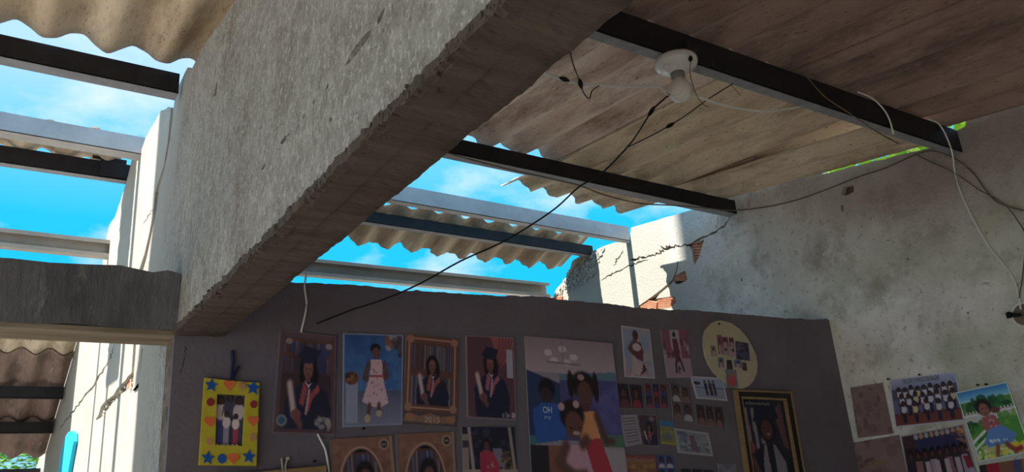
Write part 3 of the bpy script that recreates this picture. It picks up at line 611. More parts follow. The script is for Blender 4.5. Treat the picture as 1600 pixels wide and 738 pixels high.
# junction box on the right wall
p = onX(1601, 492, XR)
jb = empty('junction_box', p)
v = []; f = []; k = 28
def disc(r, dx): return [(p.x + dx, p.y + r * math.cos(2 * math.pi * i / k), p.z + r * math.sin(2 * math.pi * i / k)) for i in range(k)]
v = disc(.050, -.001) + disc(.050, -.008) + disc(.044, -.008) + disc(.044, -.002)
f = [(a * k + i, a * k + (i + 1) % k, (a + 1) * k + (i + 1) % k, (a + 1) * k + i) for a in range(3) for i in range(k)]
q = mesh('rim', v, f, M['white_wire']); keep(q, jb)
q = mesh('box_floor', disc(.045, -.003), [tuple(range(k))], M['brown_wire']); keep(q, jb)
tag(jb, 'round open junction box with pale rim on the right wall under the white cable', 'junction box')
tag(MB().tube([onX(1596, 492, XW), onX(1584, 493, XW - .01), onX(1574, 489, XW - .012)], [.006, .010, .006], 8).box(tuple(onX(1575, 490, XW - .02) - Vector((.004, .008, .020))), tuple(onX(1575, 490, XW - .02) + Vector((.006, .008, .004)))).build('cable_clamp', M['tape']), 'black clamp sticking out beside the junction box', 'clamp')
# cyan piece on the cream wall
cy = [onX(a, b, XC - .004) for a, b in [(112, 676), (117, 674), (121, 678), (121, 690), (116, 716), (111, 745), (98, 770), (90, 770), (96, 738), (101, 706), (107, 684)]]
o = mesh('plastic_strip', [tuple(q) for q in cy] + [(q.x - .02, q.y, q.z) for q in cy], [tuple(range(11)), tuple(range(21, 10, -1))] + [(i, (i + 1) % 11, 11 + (i + 1) % 11, 11 + i) for i in range(11)], M['cyan'])
tag(o, 'bright cyan plastic strip standing against the sunlit cream wall', 'strip')

# ------------------------------------------------------------------ printed pictures: painted cell by cell into the mesh of the paper
def lin(c): return [((x / 255) / 12.92 if x <= 10 else ((x / 255 + .055) / 1.055) ** 2.4) for x in c]
class Cv:
    def __init__(s, nx, ny, bg):
        s.nx, s.ny = nx, ny; s.a = np.zeros((ny + 1, nx + 1, 3)); s.a[:] = bg
        s.V, s.U = np.mgrid[0:1:(ny + 1) * 1j, 0:1:(nx + 1) * 1j]
        s.rs = np.random.RandomState(nx * 31 + ny)
    def put(s, m, c, al=1.):
        m = m[..., None] * al; s.a = s.a * (1 - m) + np.array(c, float) * m; return s
    def rect(s, x0, y0, x1, y1, c, al=1.): return s.put(((s.U >= x0) & (s.U <= x1) & (s.V >= y0) & (s.V <= y1)) * 1., c, al)
    def ell(s, cx, cy, rx, ry, c, al=1., soft=.25):
        d = np.sqrt(((s.U - cx) / rx) ** 2 + ((s.V - cy) / ry) ** 2); return s.put(np.clip((1 + soft / 2 - d) / soft, 0, 1), c, al)
    def poly(s, pts, c, al=1.):
        ins = np.zeros_like(s.U, bool); n = len(pts)
        for i in range(n):
            (x0, y0), (x1, y1) = pts[i], pts[(i + 1) % n]
            if y0 == y1: continue
            ins ^= ((y0 > s.V) != (y1 > s.V)) & (s.U < (x1 - x0) * (s.V - y0) / (y1 - y0) + x0)
        return s.put(ins * 1., c, al)
    def line(s, x0, y0, x1, y1, wd, c, al=1.):
        dx, dy = x1 - x0, y1 - y0; L = dx * dx + dy * dy + 1e-9; t = np.clip(((s.U - x0) * dx + (s.V - y0) * dy) / L, 0, 1)
        d = np.hypot(s.U - x0 - t * dx, s.V - y0 - t * dy); return s.put(np.clip(1.5 - d / wd, 0, 1), c, al)
    def vgrad(s, y0, y1, c0, c1):
        t = np.clip((s.V - y0) / (y1 - y0), 0, 1)[..., None]; m = ((s.V >= y0) & (s.V <= y1))[..., None]
        s.a = np.where(m, np.array(c0, float) * (1 - t) + np.array(c1, float) * t, s.a); return s
    def speck(s, n, x0, y0, x1, y1, r, cols, al=.8):
        for _ in range(n):
            c = cols[s.rs.randint(len(cols))]; s.ell(s.rs.uniform(x0, x1), s.rs.uniform(y0, y1), r * s.rs.uniform(.6, 1.4), r * s.rs.uniform(.5, 1.2), c, al)
        return s
    def border(s, wd, c, wy=None):
        wy = wy or wd * s.nx / s.ny
        return s.put(((s.U < wd) | (s.U > 1 - wd) | (s.V < wy) | (s.V > 1 - wy)) * 1., c)
SKIN = (70, 42, 40)
def plane_pt(px, py, wall, off):
    return onY(px, py, YP - off) if wall == 'P' else onX(px, py, XR - off)
def bil(q, u, v): return q[0] * (1 - u) * (1 - v) + q[1] * u * (1 - v) + q[2] * u * v + q[3] * (1 - u) * v
def paper(name, quad, wall, cv, gain, label, cat, group=None, off=.004, curl=.003, parent=None, m='print'):
    q = [plane_pt(a, b, wall, off) for a, b in quad]; nx, ny = cv.nx, cv.ny
    nrm = Vector((0, -1, 0)) if wall == 'P' else Vector((-1, 0, 0))
    v = []; ph = random.uniform(0, 6)
    for j in range(ny + 1):
        for i in range(nx + 1):
            u, w_ = i / nx, j / ny; v.append(bil(q, u, w_) + nrm * (curl * (.5 + .5 * math.sin(u * 4 + ph + w_ * 2))))
    f = [(j * (nx + 1) + i, j * (nx + 1) + i + 1, (j + 1) * (nx + 1) + i + 1, (j + 1) * (nx + 1) + i) for j in range(ny) for i in range(nx)]
    n = len(v); rim = [i for i in range(nx + 1)] + [j * (nx + 1) + nx for j in range(1, ny + 1)] + [ny * (nx + 1) + i for i in range(nx - 1, -1, -1)] + [j * (nx + 1) for j in range(ny - 1, 0, -1)]
    v += [v[i] - nrm * (off * .8) for i in rim]
    f += [(rim[i], rim[(i + 1) % len(rim)], n + (i + 1) % len(rim), n + i) for i in range(len(rim))]
    me = bpy.data.meshes.new(name); me.from_pydata([tuple(x) for x in v], [], f); me.update(); me.materials.append(M[m])
    col = np.ones((len(v), 4), np.float32); a = np.clip(cv.a, 0, 255) / 255; a = a * .84 + (a.mean(axis=2, keepdims=True) * np.array([1.04, .96, 1.04])) * .16; L_ = np.where(a <= .04, a / 12.92, ((a + .055) / 1.055) ** 2.4) * gain
    L_ = .92 * (1 - np.exp(-L_ / .92)) if False else np.minimum(L_, .88)
    col[:n, :3] = L_.reshape(-1, 3); col[n:, :3] = .5
    at = me.color_attributes.new('Col', 'FLOAT_COLOR', 'POINT'); at.data.foreach_set('color', col.ravel())
    o = bpy.data.objects.new(name, me); C.objects.link(o)
    if parent is not None: keep(o, parent)
    else: tag(o, label, cat, group)
    o['quad'] = 0; del o['quad']
    return o, [x + nrm * (curl + .0006) for x in q]
def letters(text, q, u0, v0, u1, v1, c, gain, parent):
    """flat lettering laid on a print between (u0, v0) and (u1, v1)"""
    cu = bpy.data.curves.new('lettering', 'FONT'); cu.body = text; cu.size = 1; to = bpy.data.objects.new('tmp', cu); C.objects.link(to)
    dg = bpy.context.evaluated_depsgraph_get(); dg.update(); me = bpy.data.meshes.new_from_object(to.evaluated_get(dg)); bpy.data.objects.remove(to)
    co = np.array([tuple(x.co) for x in me.vertices])
    mn, mx = co.min(0), co.max(0)
    for x, (a, b, _) in zip(me.vertices, co):
        x.co = bil(q, u0 + (a - mn[0]) / (mx[0] - mn[0]) * (u1 - u0), v1 - (b - mn[1]) / (mx[1] - mn[1]) * (v1 - v0))
    mt = bpy.data.materials.new('printed_ink'); mt.use_nodes = True; l_ = lin(c); mt.node_tree.nodes['Principled BSDF'].inputs['Base Color'].default_value = (*[min(.9, k_ * gain) for k_ in l_], 1)
    me.materials.clear(); me.materials.append(mt); me.name = 'lettering'
    o = bpy.data.objects.new('lettering', me); C.objects.link(o); o.parent = parent; o.matrix_parent_inverse = parent.matrix_world.inverted(); return o

def bookshelf(c, x0, y0, x1, y1, wood=(70, 42, 38), books=((60, 60, 75), (50, 40, 45), (78, 74, 80), (35, 45, 80))):
    c.rect(x0, y0, x1, y1, wood); x_ = x0 + .02
    rows = [(y0 + .02, y0 + (y1 - y0) * .42), (y0 + (y1 - y0) * .52, y1 - .02)]
    for a, b in rows:
        x_ = x0 + .015
        while x_ < x1 - .03:
            w_ = c.rs.uniform(.02, .04); c.rect(x_, a + c.rs.uniform(0, .02), x_ + w_ * .8, b, books[c.rs.randint(len(books))]); x_ += w_
    return c
def graduate(c, cx, top, sc, gown=(22, 24, 44), cap=True, sash=(110, 42, 48), scroll=True, flip=1, hair=(18, 14, 20)):
    c.ell(cx, top + .17 * sc, .17 * sc * 1.1, .17 * sc, hair)
    c.ell(cx + .02, top + .28 * sc, .20 * sc, .17 * sc, hair)
    c.poly([(cx - .42 * sc, top + 1.2 * sc), (cx - .46 * sc, top + .62 * sc), (cx - .30 * sc, top + .46 * sc), (cx - .08 * sc, top + .36 * sc), (cx + .16 * sc, top + .36 * sc), (cx + .42 * sc, top + .48 * sc), (cx + .54 * sc, top + .72 * sc), (cx + .52 * sc, top + 1.2 * sc)], gown)
    c.ell(cx, top + .20 * sc, .105 * sc, .125 * sc, (84, 50, 50)); c.ell(cx, top + .15 * sc, .09 * sc, .05 * sc, (96, 60, 58), .6)
    c.rect(cx - .05 * sc, top + .29 * sc, cx + .06 * sc, top + .36 * sc, (74, 44, 44))
    c.ell(cx - .04 * sc, top + .19 * sc, .018 * sc, .008 * sc, (20, 14, 16)); c.ell(cx + .045 * sc, top + .19 * sc, .018 * sc, .008 * sc, (20, 14, 16)); c.ell(cx, top + .262 * sc, .035 * sc, .009 * sc, (58, 26, 30))
    c.poly([(cx - .07 * sc, top + .345 * sc), (cx + .02 * sc, top + .44 * sc), (cx + .13 * sc, top + .315 * sc), (cx + .10 * sc, top + .36 * sc), (cx + .01 * sc, top + .39 * sc)], (128, 112, 120))
    c.poly([(cx - .09 * sc, top + .36 * sc), (cx - .16 * sc, top + .62 * sc), (cx - .07 * sc, top + .66 * sc), (cx + .0 * sc, top + .44 * sc)], sash)
    c.poly([(cx + .22 * sc, top + .38 * sc), (cx + .05 * sc, top + .52 * sc), (cx - .02 * sc, top + .70 * sc), (cx + .04 * sc, top + .72 * sc), (cx + .12 * sc, top + .56 * sc), (cx + .27 * sc, top + .45 * sc)], sash)
    c.line(cx + .04 * sc, top + .46 * sc, cx - .01 * sc, top + .74 * sc, .022 * sc, (126, 98, 104))
    if scroll:
        c.line(cx - .37 * sc, top + .40 * sc, cx - .26 * sc, top + .74 * sc, .055 * sc, (132, 112, 112)); c.ell(cx - .21 * sc, top + .76 * sc, .10 * sc, .07 * sc, (86, 50, 48)); c.line(cx - .24 * sc, top + .76 * sc, cx - .12 * sc, top + .88 * sc, .05 * sc, (80, 46, 46))
    if cap:
        c.poly([(cx - .13 * sc, top + .11 * sc), (cx - .10 * sc, top + .0 * sc), (cx + .12 * sc, top + .0 * sc), (cx + .13 * sc, top + .11 * sc), (cx, top + .13 * sc)], (26, 28, 48))
        c.poly([(cx - .24 * sc, top + .06 * sc), (cx - .10 * sc, top - .10 * sc), (cx + .26 * sc, top - .05 * sc), (cx + .16 * sc, top + .085 * sc)], (22, 25, 46))
    return c
def small_person(c, cx, top, h, shirt, legs, skin=(52, 32, 32), hd=1.0):
    body = lambda: (c.rect(cx - .075 * h * c.ny / c.nx, top + .44 * h, cx + .075 * h * c.ny / c.nx, top + .94 * h, legs), c.ell(cx, top + .32 * h, .12 * h * c.ny / c.nx, .17 * h, shirt), c.line(cx - .12 * h * c.ny / c.nx, top + .26 * h, cx - .15 * h * c.ny / c.nx, top + .46 * h, .02 * h, skin))
    body(); c.ell(cx, top + .08 * h, .075 * h * c.ny / c.nx * hd, .095 * h * hd, (20, 14, 16)); c.ell(cx, top + .095 * h, .052 * h * c.ny / c.nx * hd, .068 * h * hd, skin); return c
    c.ell(cx, top + .30 * h, .10 * h * c.ny / c.nx, .17 * h, shirt); c.rect(cx - .075 * h * c.ny / c.nx, top + .44 * h, cx + .075 * h * c.ny / c.nx, top + .94 * h, legs)
    return c
GP, GR = 2.5, 2.2
K = 'pictures pinned on the dark partition'

# hand-made yellow frame with cut-out shapes
fr = empty('picture_frame', onY(358, 660, YP - .01))
M['yellow'] = mat('yellow_foam_board', (.50, .42, .03), .8, (.58, .48, .05), 20)
M['foam_blue'] = mat('blue_craft_foam', (.02, .10, .38), .8); M['foam_orange'] = mat('orange_craft_foam', (.75, .18, .06), .8); M['foam_red'] = mat('dark_red_craft_foam', (.30, .04, .05), .8); M['foam_tan'] = mat('tan_craft_foam', (.52, .28, .12), .8); M['ribbon'] = mat('navy_ribbon', (.015, .02, .08), .6)
def pz(px): return [(onY(a, b, YP).x, onY(a, b, YP).z) for a, b in px]
q = plate('frame_board', 'Y', YP - .016, pz([(318, 592), (360, 597), (403, 600), (398, 729), (309, 728)]), [pz([(337, 617), (382, 619), (377, 698), (334, 697)])], .012, M['yellow']); keep(q, fr)
cv = Cv(44, 80, (46, 44, 60)).vgrad(0, 1, (52, 46, 62), (40, 34, 46))
for (cx, t, h, sh, lg) in [(.22, .06, .9, (140, 128, 135), (38, 48, 92)), (.50, .02, .85, (44, 44, 62), (36, 36, 50)), (.80, .06, .88, (132, 122, 130), (40, 44, 70)), (.42, .34, .62, (150, 138, 140), (104, 98, 112)), (.72, .38, .58, (152, 140, 142), (124, 40, 56))]: small_person(cv, cx, t, h, sh, lg)
for x_ in (.15, .3, .38, .5, .66, .8): cv.ell(x_, .95, .05, .02, (150, 145, 150))
paper('print', [(335, 614), (384, 616), (379, 701), (332, 700)], 'P', cv, GP, '', '', off=.005, curl=.0005, parent=fr)
def shape(kind, cx, cy, r, m, rot=0):
    pts = []
    if kind == 'star':
        for i in range(10): a = -math.pi / 2 + rot + i * math.pi / 5; rr = r if i % 2 == 0 else r * .46; pts.append((cx + rr * math.cos(a), cy + rr * math.sin(a) * 1.05))
    elif kind == 'heart':
        for i in range(24): t = 2 * math.pi * i / 24; pts.append((cx + r * math.sin(t) ** 3, cy - r * (.85 * math.cos(t) - .33 * math.cos(2 * t) - .12 * math.cos(3 * t) - .06 * math.cos(4 * t))))
    else:
        for i in range(20): t = 2 * math.pi * i / 20; pts.append((cx + r * .92 * math.cos(t), cy + r * math.sin(t)))
    keep(plate({'star': 'foam_star', 'heart': 'foam_heart', 'dot': 'foam_dot'}[kind], 'Y', YP - .0188, pz(pts), [], .0024, M[m]), fr)
for k_, cx, cy_, r_, m_ in [('star', 328, 604, 10.5, 'foam_blue'), ('star', 393, 608, 11.5, 'foam_blue'), ('star', 322.5, 717, 11, 'foam_blue'), ('star', 386.5, 715, 11, 'foam_blue'), ('heart', 356, 603, 9, 'foam_orange'), ('heart', 326, 660, 9, 'foam_orange'), ('heart', 393, 659, 9, 'foam_orange'), ('heart', 362, 717, 9.5, 'foam_orange'),
                            ('dot', 326.5, 630, 6.5, 'foam_red'), ('dot', 394, 633.5, 6, 'foam_red'), ('dot', 375.5, 605, 6, 'foam_tan'), ('dot', 325, 691, 6, 'foam_tan'), ('dot', 393, 685, 6, 'foam_tan'), ('dot', 344.5, 718, 7.5, 'foam_blue')]: shape(k_, cx, cy_, r_, m_, .1)
q = MB().tube([onY(363, 548, YP - .006), onY(364, 566, YP - .006), onY(362, 590, YP - .008), onY(366, 596, YP - .012)], .005, 6).tube([onY(363, 592, YP - .010), onY(368, 582, YP - .008), onY(374, 572, YP - .008)], .004, 6).build('hanging_ribbon', M['ribbon']); keep(q, fr)
tag(fr, 'yellow hand-made picture frame with blue stars and orange hearts, leftmost on the partition', 'picture frame')

# graduation photo in a plastic sleeve
def grad_photo():
    c = Cv(72, 124, (58, 44, 54)); bookshelf(c, .08, .07, .92, .42); c.rect(.68, .18, .84, .40, (34, 44, 92)); c.rect(.08, .42, .92, .97, (50, 34, 38))
    c.ell(.5, .5, .42, .42, (36, 26, 34), .5); graduate(c, .52, .21, .80)
    c.rect(0, 0, 1, .05, (66, 50, 60)); c.rect(0, 0, .07, 1, (60, 46, 54)); c.rect(.94, 0, 1, 1, (60, 42, 50)); c.rect(0, .955, 1, 1, (56, 38, 46))
    c.ell(.17, .10, .06, .03, (110, 96, 100), .8); c.ell(.87, .12, .06, .03, (120, 104, 108), .8); c.ell(.13, .88, .085, .055, (84, 88, 92)); c.ell(.13, .88, .055, .035, (30, 62, 84))
    c.speck(26, .66, .84, .92, .95, .03, [(96, 88, 90), (70, 66, 64), (110, 104, 104)], .6); return c.border(.02, (76, 60, 68))
paper('photo_print', [(438, 516), (525, 526), (522, 680), (425, 677)], 'P', grad_photo(), GP, 'graduation photo in a plastic sleeve with scroll and square cap, leftmost of the three caps', 'photo', K)
c = Cv(76, 118, (34, 62, 110)); c.vgrad(0, .62, (26, 52, 100), (42, 76, 122)); c.vgrad(.62, 1, (56, 58, 80), (84, 86, 104))
c.speck(60, 0, .05, 1, .6, .09, [(24, 50, 98), (50, 86, 132), (34, 64, 112)], .25)
c.speck(16, .72, .0, 1, .22, .05, [(96, 56, 40), (28, 26, 36), (120, 104, 104), (60, 50, 60)], .8)
c.rect(.04, .50, .24, .96, (96, 100, 122)); c.ell(.14, .49, .12, .07, (82, 50, 36)); c.speck(10, .05, .44, .24, .53, .03, [(110, 74, 40), (50, 34, 30)], .8)
c.ell(.53, .16, .085, .055, (18, 14, 20)); c.ell(.54, .21, .065, .06, (74, 46, 44)); c.line(.42, .34, .36, .48, .035, (66, 42, 42)); c.line(.36, .48, .44, .52, .03, (66, 42, 42)); c.line(.68, .34, .72, .47, .035, (66, 42, 42)); c.line(.72, .47, .66, .5, .03, (66, 42, 42))
c.poly([(.46, .28), (.64, .28), (.66, .47), (.76, .76), (.62, .81), (.46, .79), (.32, .74), (.44, .47)], (142, 116, 126)); c.rect(.44, .45, .68, .475, (120, 46, 56)); c.speck(34, .38, .32, .72, .78, .012, [(112, 62, 80), (90, 70, 84)], .8)
c.line(.44, .78, .42, .90, .03, (66, 42, 42)); c.line(.60, .78, .60, .86, .03, (66, 42, 42)); c.ell(.41, .92, .05, .045, (120, 108, 92)); c.ell(.60, .87, .05, .035, (120, 108, 92))
paper('photo_print', [(536, 521), (630, 524), (628, 664), (535, 668)], 'P', c.border(.015, (92, 100, 124)), GP, 'photo of a child in a white flowered dress on a blue backdrop', 'photo', K)
c = Cv(72, 116, (60, 38, 34)); bookshelf(c, .1, .08, .9, .80); graduate(c, .50, .22, .62, cap=False, sash=(110, 54, 46)); c.rect(0, .82, 1, 1, (58, 48, 52))
for (a, b, d, e_) in [(0, 0, .12, .84), (.88, 0, 1, .84), (0, 0, 1, .08), (0, .78, 1, .86)]: c.rect(a, b, d, e_, (78, 48, 40)); 
for (a, b, d, e_) in [(.05, .04, .075, .8), (.93, .04, .955, .8), (.05, .03, .95, .045), (.05, .81, .95, .825)]: c.rect(a, b, d, e_, (122, 88, 80))
for (a, b) in [(.08, .05), (.92, .05), (.08, .81), (.92, .81)]: c.ell(a, b, .07, .045, (112, 78, 66))
c.poly([(.04, .88), (.3, .90), (.5, .865), (.7, .90), (.98, .87), (.94, .96), (.7, .97), (.5, .985), (.28, .97), (0, .97)], (96, 70, 58)); c.ell(.12, .915, .09, .04, (112, 74, 56)); c.ell(.88, .93, .09, .04, (112, 74, 56))
o, qq = paper('photo_print', [(635, 522), (716, 531), (714, 668), (629, 663)], 'P', c, GP, 'graduation photo in a printed gilt border with a ribbon reading 2015', 'photo', K); letters('2015', qq, .38, .905, .66, .965, (134, 118, 116), GP, o)
c = Cv(66, 112, (64, 40, 50)); c.poly([(.5, .0), (1, 0), (.95, .2), (.7, .4), (.62, .25)], (108, 58, 62)); 
for i in range(5): c.line(.98 - i * .07, .02, .70 - i * .03, .38, .012, (74, 34, 42), .8)
c.rect(.82, .16, .96, .5, (112, 110, 124)); graduate(c, .48, .20, .72, sash=(112, 58, 78)); c.speck(18, .72, .93, .97, .97, .03, [(120, 116, 120), (40, 40, 50)], .7)
paper('photo_print', [(728, 524), (802, 528), (807, 657), (730, 653)], 'P', c.border(.03, (96, 74, 86)), GP, 'graduation photo with a red curtain backdrop, right next to the large poster', 'photo', K)
# large poster
c = Cv(104, 150, (96, 92, 104)); c.vgrad(0, .23, (98, 84, 94), (120, 106, 114)); c.poly([(0, .22), (.34, .30), (.34, .62), (0, .66)], (28, 40, 70)); c.poly([(.34, .24), (1, .20), (1, .28), (.34, .285)], (60, 82, 100)); c.poly([(.34, .28), (1, .26), (1, .68), (.34, .66)], (48, 48, 92))
c.rect(.62, .62, 1, .70, (50, 82, 66)); c.poly([(0, .64), (.34, .60), (.34, .66), (0, .70)], (38, 78, 86)); c.speck(30, .68, .32, 1, .6, .05, [(58, 58, 110), (70, 66, 120)], .4)
for (a, b) in [(.24, .10), (.40, .07), (.52, .12), (.30, .15), (.44, .16)]: c.ell(a, b, .045, .022, (146, 134, 140), .8)
c.line(.22, .16, .58, .17, .006, (82, 72, 80)); c.line(.40, .02, .40, .16, .005, (82, 72, 80))
c.rect(0, .70, 1, 1, (104, 92, 100)); c.rect(.0, .70, .18, 1, (28, 24, 34)); c.rect(.18, .70, .34, .9, (92, 56, 46)); c.poly([(.72, .70), (1, .72), (1, .88), (.72, .84)], (112, 104, 112)); c.rect(0, .87, 1, .94, (34, 84, 124))
c.ell(.20, .34, .085, .07, (16, 16, 26)); c.ell(.19, .38, .06, .05, (38, 28, 36)); c.poly([(.04, .48), (.14, .43), (.28, .43), (.38, .50), (.36, .66), (.06, .68)], (24, 58, 122))
c.ell(.60, .30, .13, .09, (22, 16, 20)); c.ell(.46, .30, .035, .09, (24, 16, 20)); c.ell(.74, .31, .035, .10, (24, 16, 20)); c.ell(.61, .36, .085, .085, (66, 42, 40)); c.ell(.58, .25, .04, .02, (120, 90, 96)); c.rect(.56, .42, .66, .47, (60, 38, 38))
c.poly([(.50, .48), (.70, .47), (.74, .66), (.52, .68)], (150, 98, 60)); c.poly([(.52, .66), (.74, .64), (.90, 1), (.50, 1)], (128, 34, 46)); c.line(.72, .50, .80, .66, .03, (62, 40, 38)); c.line(.80, .66, .88, .66, .02, (62, 40, 38))
c.ell(.45, .50, .13, .10, (24, 16, 20)); c.ell(.46, .56, .095, .085, (72, 44, 42)); c.ell(.43, .585, .018, .006, (22, 14, 16)); c.ell(.52, .58, .018, .006, (22, 14, 16)); c.ell(.48, .615, .04, .012, (126, 104, 104)); c.ell(.34, .45, .035, .025, (130, 100, 106)); c.ell(.50, .43, .035, .025, (130, 100, 106))
c.poly([(.36, .70), (.56, .68), (.62, .84), (.70, 1), (.22, 1), (.36, .84)], (136, 100, 116)); c.line(.36, .70, .28, .80, .04, (70, 44, 42)); c.line(.28, .80, .42, .88, .035, (70, 44, 42)); c.line(.42, .88, .54, .87, .03, (70, 44, 42)); c.line(.54, .68, .58, .66, .04, (66, 42, 40))
o, qq = paper('poster', [(820, 525), (956, 537), (985, 775), (832, 775)], 'P', c, GP, 'large poster of two girls in pink and orange dresses, biggest picture on the partition', 'poster', K, off=.006); letters('OH', qq, .145, .455, .235, .495, (140, 150, 170), GP, o); letters('my', qq, .155, .515, .225, .54, (110, 124, 150), GP, o)
# two oval-vignette portraits
for quad, lb_ in (([(515, 687), (612, 681), (622, 800), (520, 800)], 'portrait in a printed brown oval border, left one of the lower pair'), ([(619, 679), (709, 675), (716, 800), (623, 800)], 'portrait in a printed brown oval border, right one of the lower pair')):
    c = Cv(76, 92, (92, 62, 50)); c.speck(90, 0, 0, 1, 1, .06, [(78, 50, 40), (104, 74, 58), (84, 58, 48)], .4); c.ell(.47, .66, .36, .54, (124, 96, 84), soft=.04); c.ell(.47, .66, .33, .51, (60, 40, 40), soft=.04)
    c2 = Cv(76, 92, (0, 0, 0)); c2.rs = np.random.RandomState(5); bookshelf(c2, 0, .2, 1, 1, wood=(62, 38, 34)); msk = (((c.U - .47) / .31) ** 2 + ((c.V - .66) / .49) ** 2 < 1)[..., None]; c.a = np.where(msk, c2.a, c.a)
    c.ell(.52, .50, .15, .18, (18, 14, 20)); c.ell(.53, .57, .10, .14, (72, 44, 42)); c.ell(.49, .55, .018, .01, (20, 14, 16)); c.ell(.57, .55, .018, .01, (20, 14, 16)); c.ell(.53, .65, .03, .012, (60, 28, 30)); c.poly([(.30, .95), (.42, .76), (.62, .76), (.76, .95), (.76, 1), (.3, 1)], (20, 24, 44)); c.poly([(.45, .75), (.53, .82), (.63, .74), (.54, .78)], (130, 116, 120))
    c.ell(.86, .11, .085, .075, (116, 92, 80)); c.ell(.86, .11, .055, .05, (34, 32, 36)); c.ell(.84, .11, .012, .012, (120, 116, 118)); c.ell(.88, .11, .012, .012, (120, 116, 118)); c.rect(.95, 0, 1, 1, (104, 82, 74)); c.rect(0, 0, .03, 1, (80, 62, 58))
    paper('photo_print', quad, 'P', c, GP, lb_, 'photo', K)
c = Cv(80, 84, (22, 22, 38)); c.speck(40, .12, .05, .9, .6, .06, [(28, 30, 48), (18, 20, 34), (40, 42, 60)], .6); c.poly([(.55, .32), (.72, .31), (.80, .62), (.60, .64)], (84, 76, 98)); c.speck(30, .68, .36, .92, .64, .03, [(96, 80, 56), (50, 36, 32), (70, 54, 40)], .8)
c.rect(.0, .10, .10, .8, (98, 86, 84)); c.rect(.0, .2, .1, .3, (40, 36, 50)); c.line(.12, 0, .18, .62, .03, (112, 98, 92)); c.line(.90, 0, .96, .70, .03, (108, 96, 92)); c.rect(.0, .62, 1, .68, (112, 98, 88)); c.rect(0, .68, 1, 1, (26, 24, 32))
c.ell(.44, .24, .07, .08, (18, 14, 20)); c.ell(.44, .28, .055, .07, (68, 40, 42)); c.poly([(.30, .38), (.40, .34), (.54, .36), (.66, .56), (.66, 1), (.32, 1)], (120, 30, 48)); c.speck(8, .42, .5, .56, .7, .02, [(130, 90, 96)], .7)
paper('photo_print', [(722, 668), (803, 668), (812, 775), (724, 775)], 'P', c, GP, 'photo of a person in a red shirt, below the curtain graduation photo', 'photo', K)
# framed print at the bottom left, hung from two strings
M['gold'] = mat('brass_coloured_moulding', (.26, .165, .08), .45, (.34, .22, .11), 30); M['dark_wood'] = mat('black_lacquered_moulding', (.02, .016, .014), .35); M['string'] = mat('pale_string', (.50, .42, .34), .8)
fb = empty('picture_frame', onY(420, 770, YP - .01)); 
q = plate('frame_moulding', 'Y', YP - .020, pz([(328, 745), (506, 729), (512, 840), (330, 850)]), [pz([(338, 752), (498, 738), (503, 832), (339, 841)])], .016, M['gold']); keep(q, fb)
c = Cv(60, 36, (60, 50, 58)); c.rect(.6, .0, .9, .4, (90, 86, 92)); paper('print', [(336, 750), (500, 736), (505, 834), (337, 843)], 'P', c, GP, '', '', off=.008, curl=.0005, parent=fb)
q = MB().tube([onY(440, 717, YP - .004), onY(441, 728, YP - .012), onY(442, 742, YP - .022)], .0030, 6).tube([onY(449, 717, YP - .004), onY(446, 728, YP - .012), onY(446, 741, YP - .022)], .0030, 6).tube([onY(447, 718, YP - .006), onY(452, 716, YP - .010)], .005, 6).build('hanging_string', M['string']); keep(q, fb)
tag(fb, 'gold-framed picture at the very bottom left, only its top rail in view', 'picture frame')
# two portrait prints at the top right
c = Cv(42, 66, (110, 98, 108)); c.speck(60, 0, 0, 1, 1, .13, [(70, 100, 132), (122, 104, 100), (112, 96, 110), (90, 104, 124)], .5); c.speck(30, 0, .85, 1, 1, .05, [(120, 84, 96), (130, 110, 118)], .6)
c.ell(.46, .16, .10, .10, (44, 28, 34)); c.line(.44, .28, .24, .44, .06, (66, 38, 42)); c.line(.24, .44, .38, .54, .05, (66, 38, 42)); c.poly([(.36, .30), (.64, .30), (.70, .48), (.66, .68), (.44, .62), (.38, .48)], (70, 36, 48)); c.ell(.48, .40, .15, .08, (134, 118, 122)); c.poly([(.34, .56), (.50, .70), (.68, .72), (.62, .96), (.24, .92)], (126, 104, 112)); c.poly([(.66, .70), (.78, .84), (.50, .97), (.60, .86)], (60, 36, 36))
paper('photo_print', [(970, 509), (1015, 515), (1023, 592), (976, 589)], 'P', c.border(.03, (124, 118, 124)), GP, 'photo of a woman in white on a cloudy blue backdrop, highest on the partition', 'photo', K)
c = Cv(42, 66, (98, 76, 90)); c.rect(0, 0, .3, .5, (92, 50, 68)); c.rect(.66, 0, 1, .6, (92, 50, 68)); c.rect(.3, 0, .66, .6, (108, 104, 116)); c.speck(24, 0, .2, 1, .7, .07, [(60, 36, 50), (118, 100, 110), (110, 70, 86)], .6); c.rect(0, .6, 1, 1, (106, 90, 102))
c.ell(.46, .10, .06, .06, (28, 18, 26)); c.poly([(.36, .19), (.56, .19), (.60, .45), (.58, .66), (.40, .72), (.36, .45)], (72, 30, 46)); c.line(.40, .70, .38, .88, .03, (34, 22, 30)); c.line(.56, .58, .68, .85, .03, (34, 22, 30)); c.speck(6, .44, .74, .6, .9, .03, [(40, 30, 40), (120, 112, 120)], .8)
paper('photo_print', [(1033, 516), (1072, 516), (1083, 590), (1042, 591)], 'P', c, GP, 'pink-toned photo of a standing person, right of the woman in white', 'photo', K)
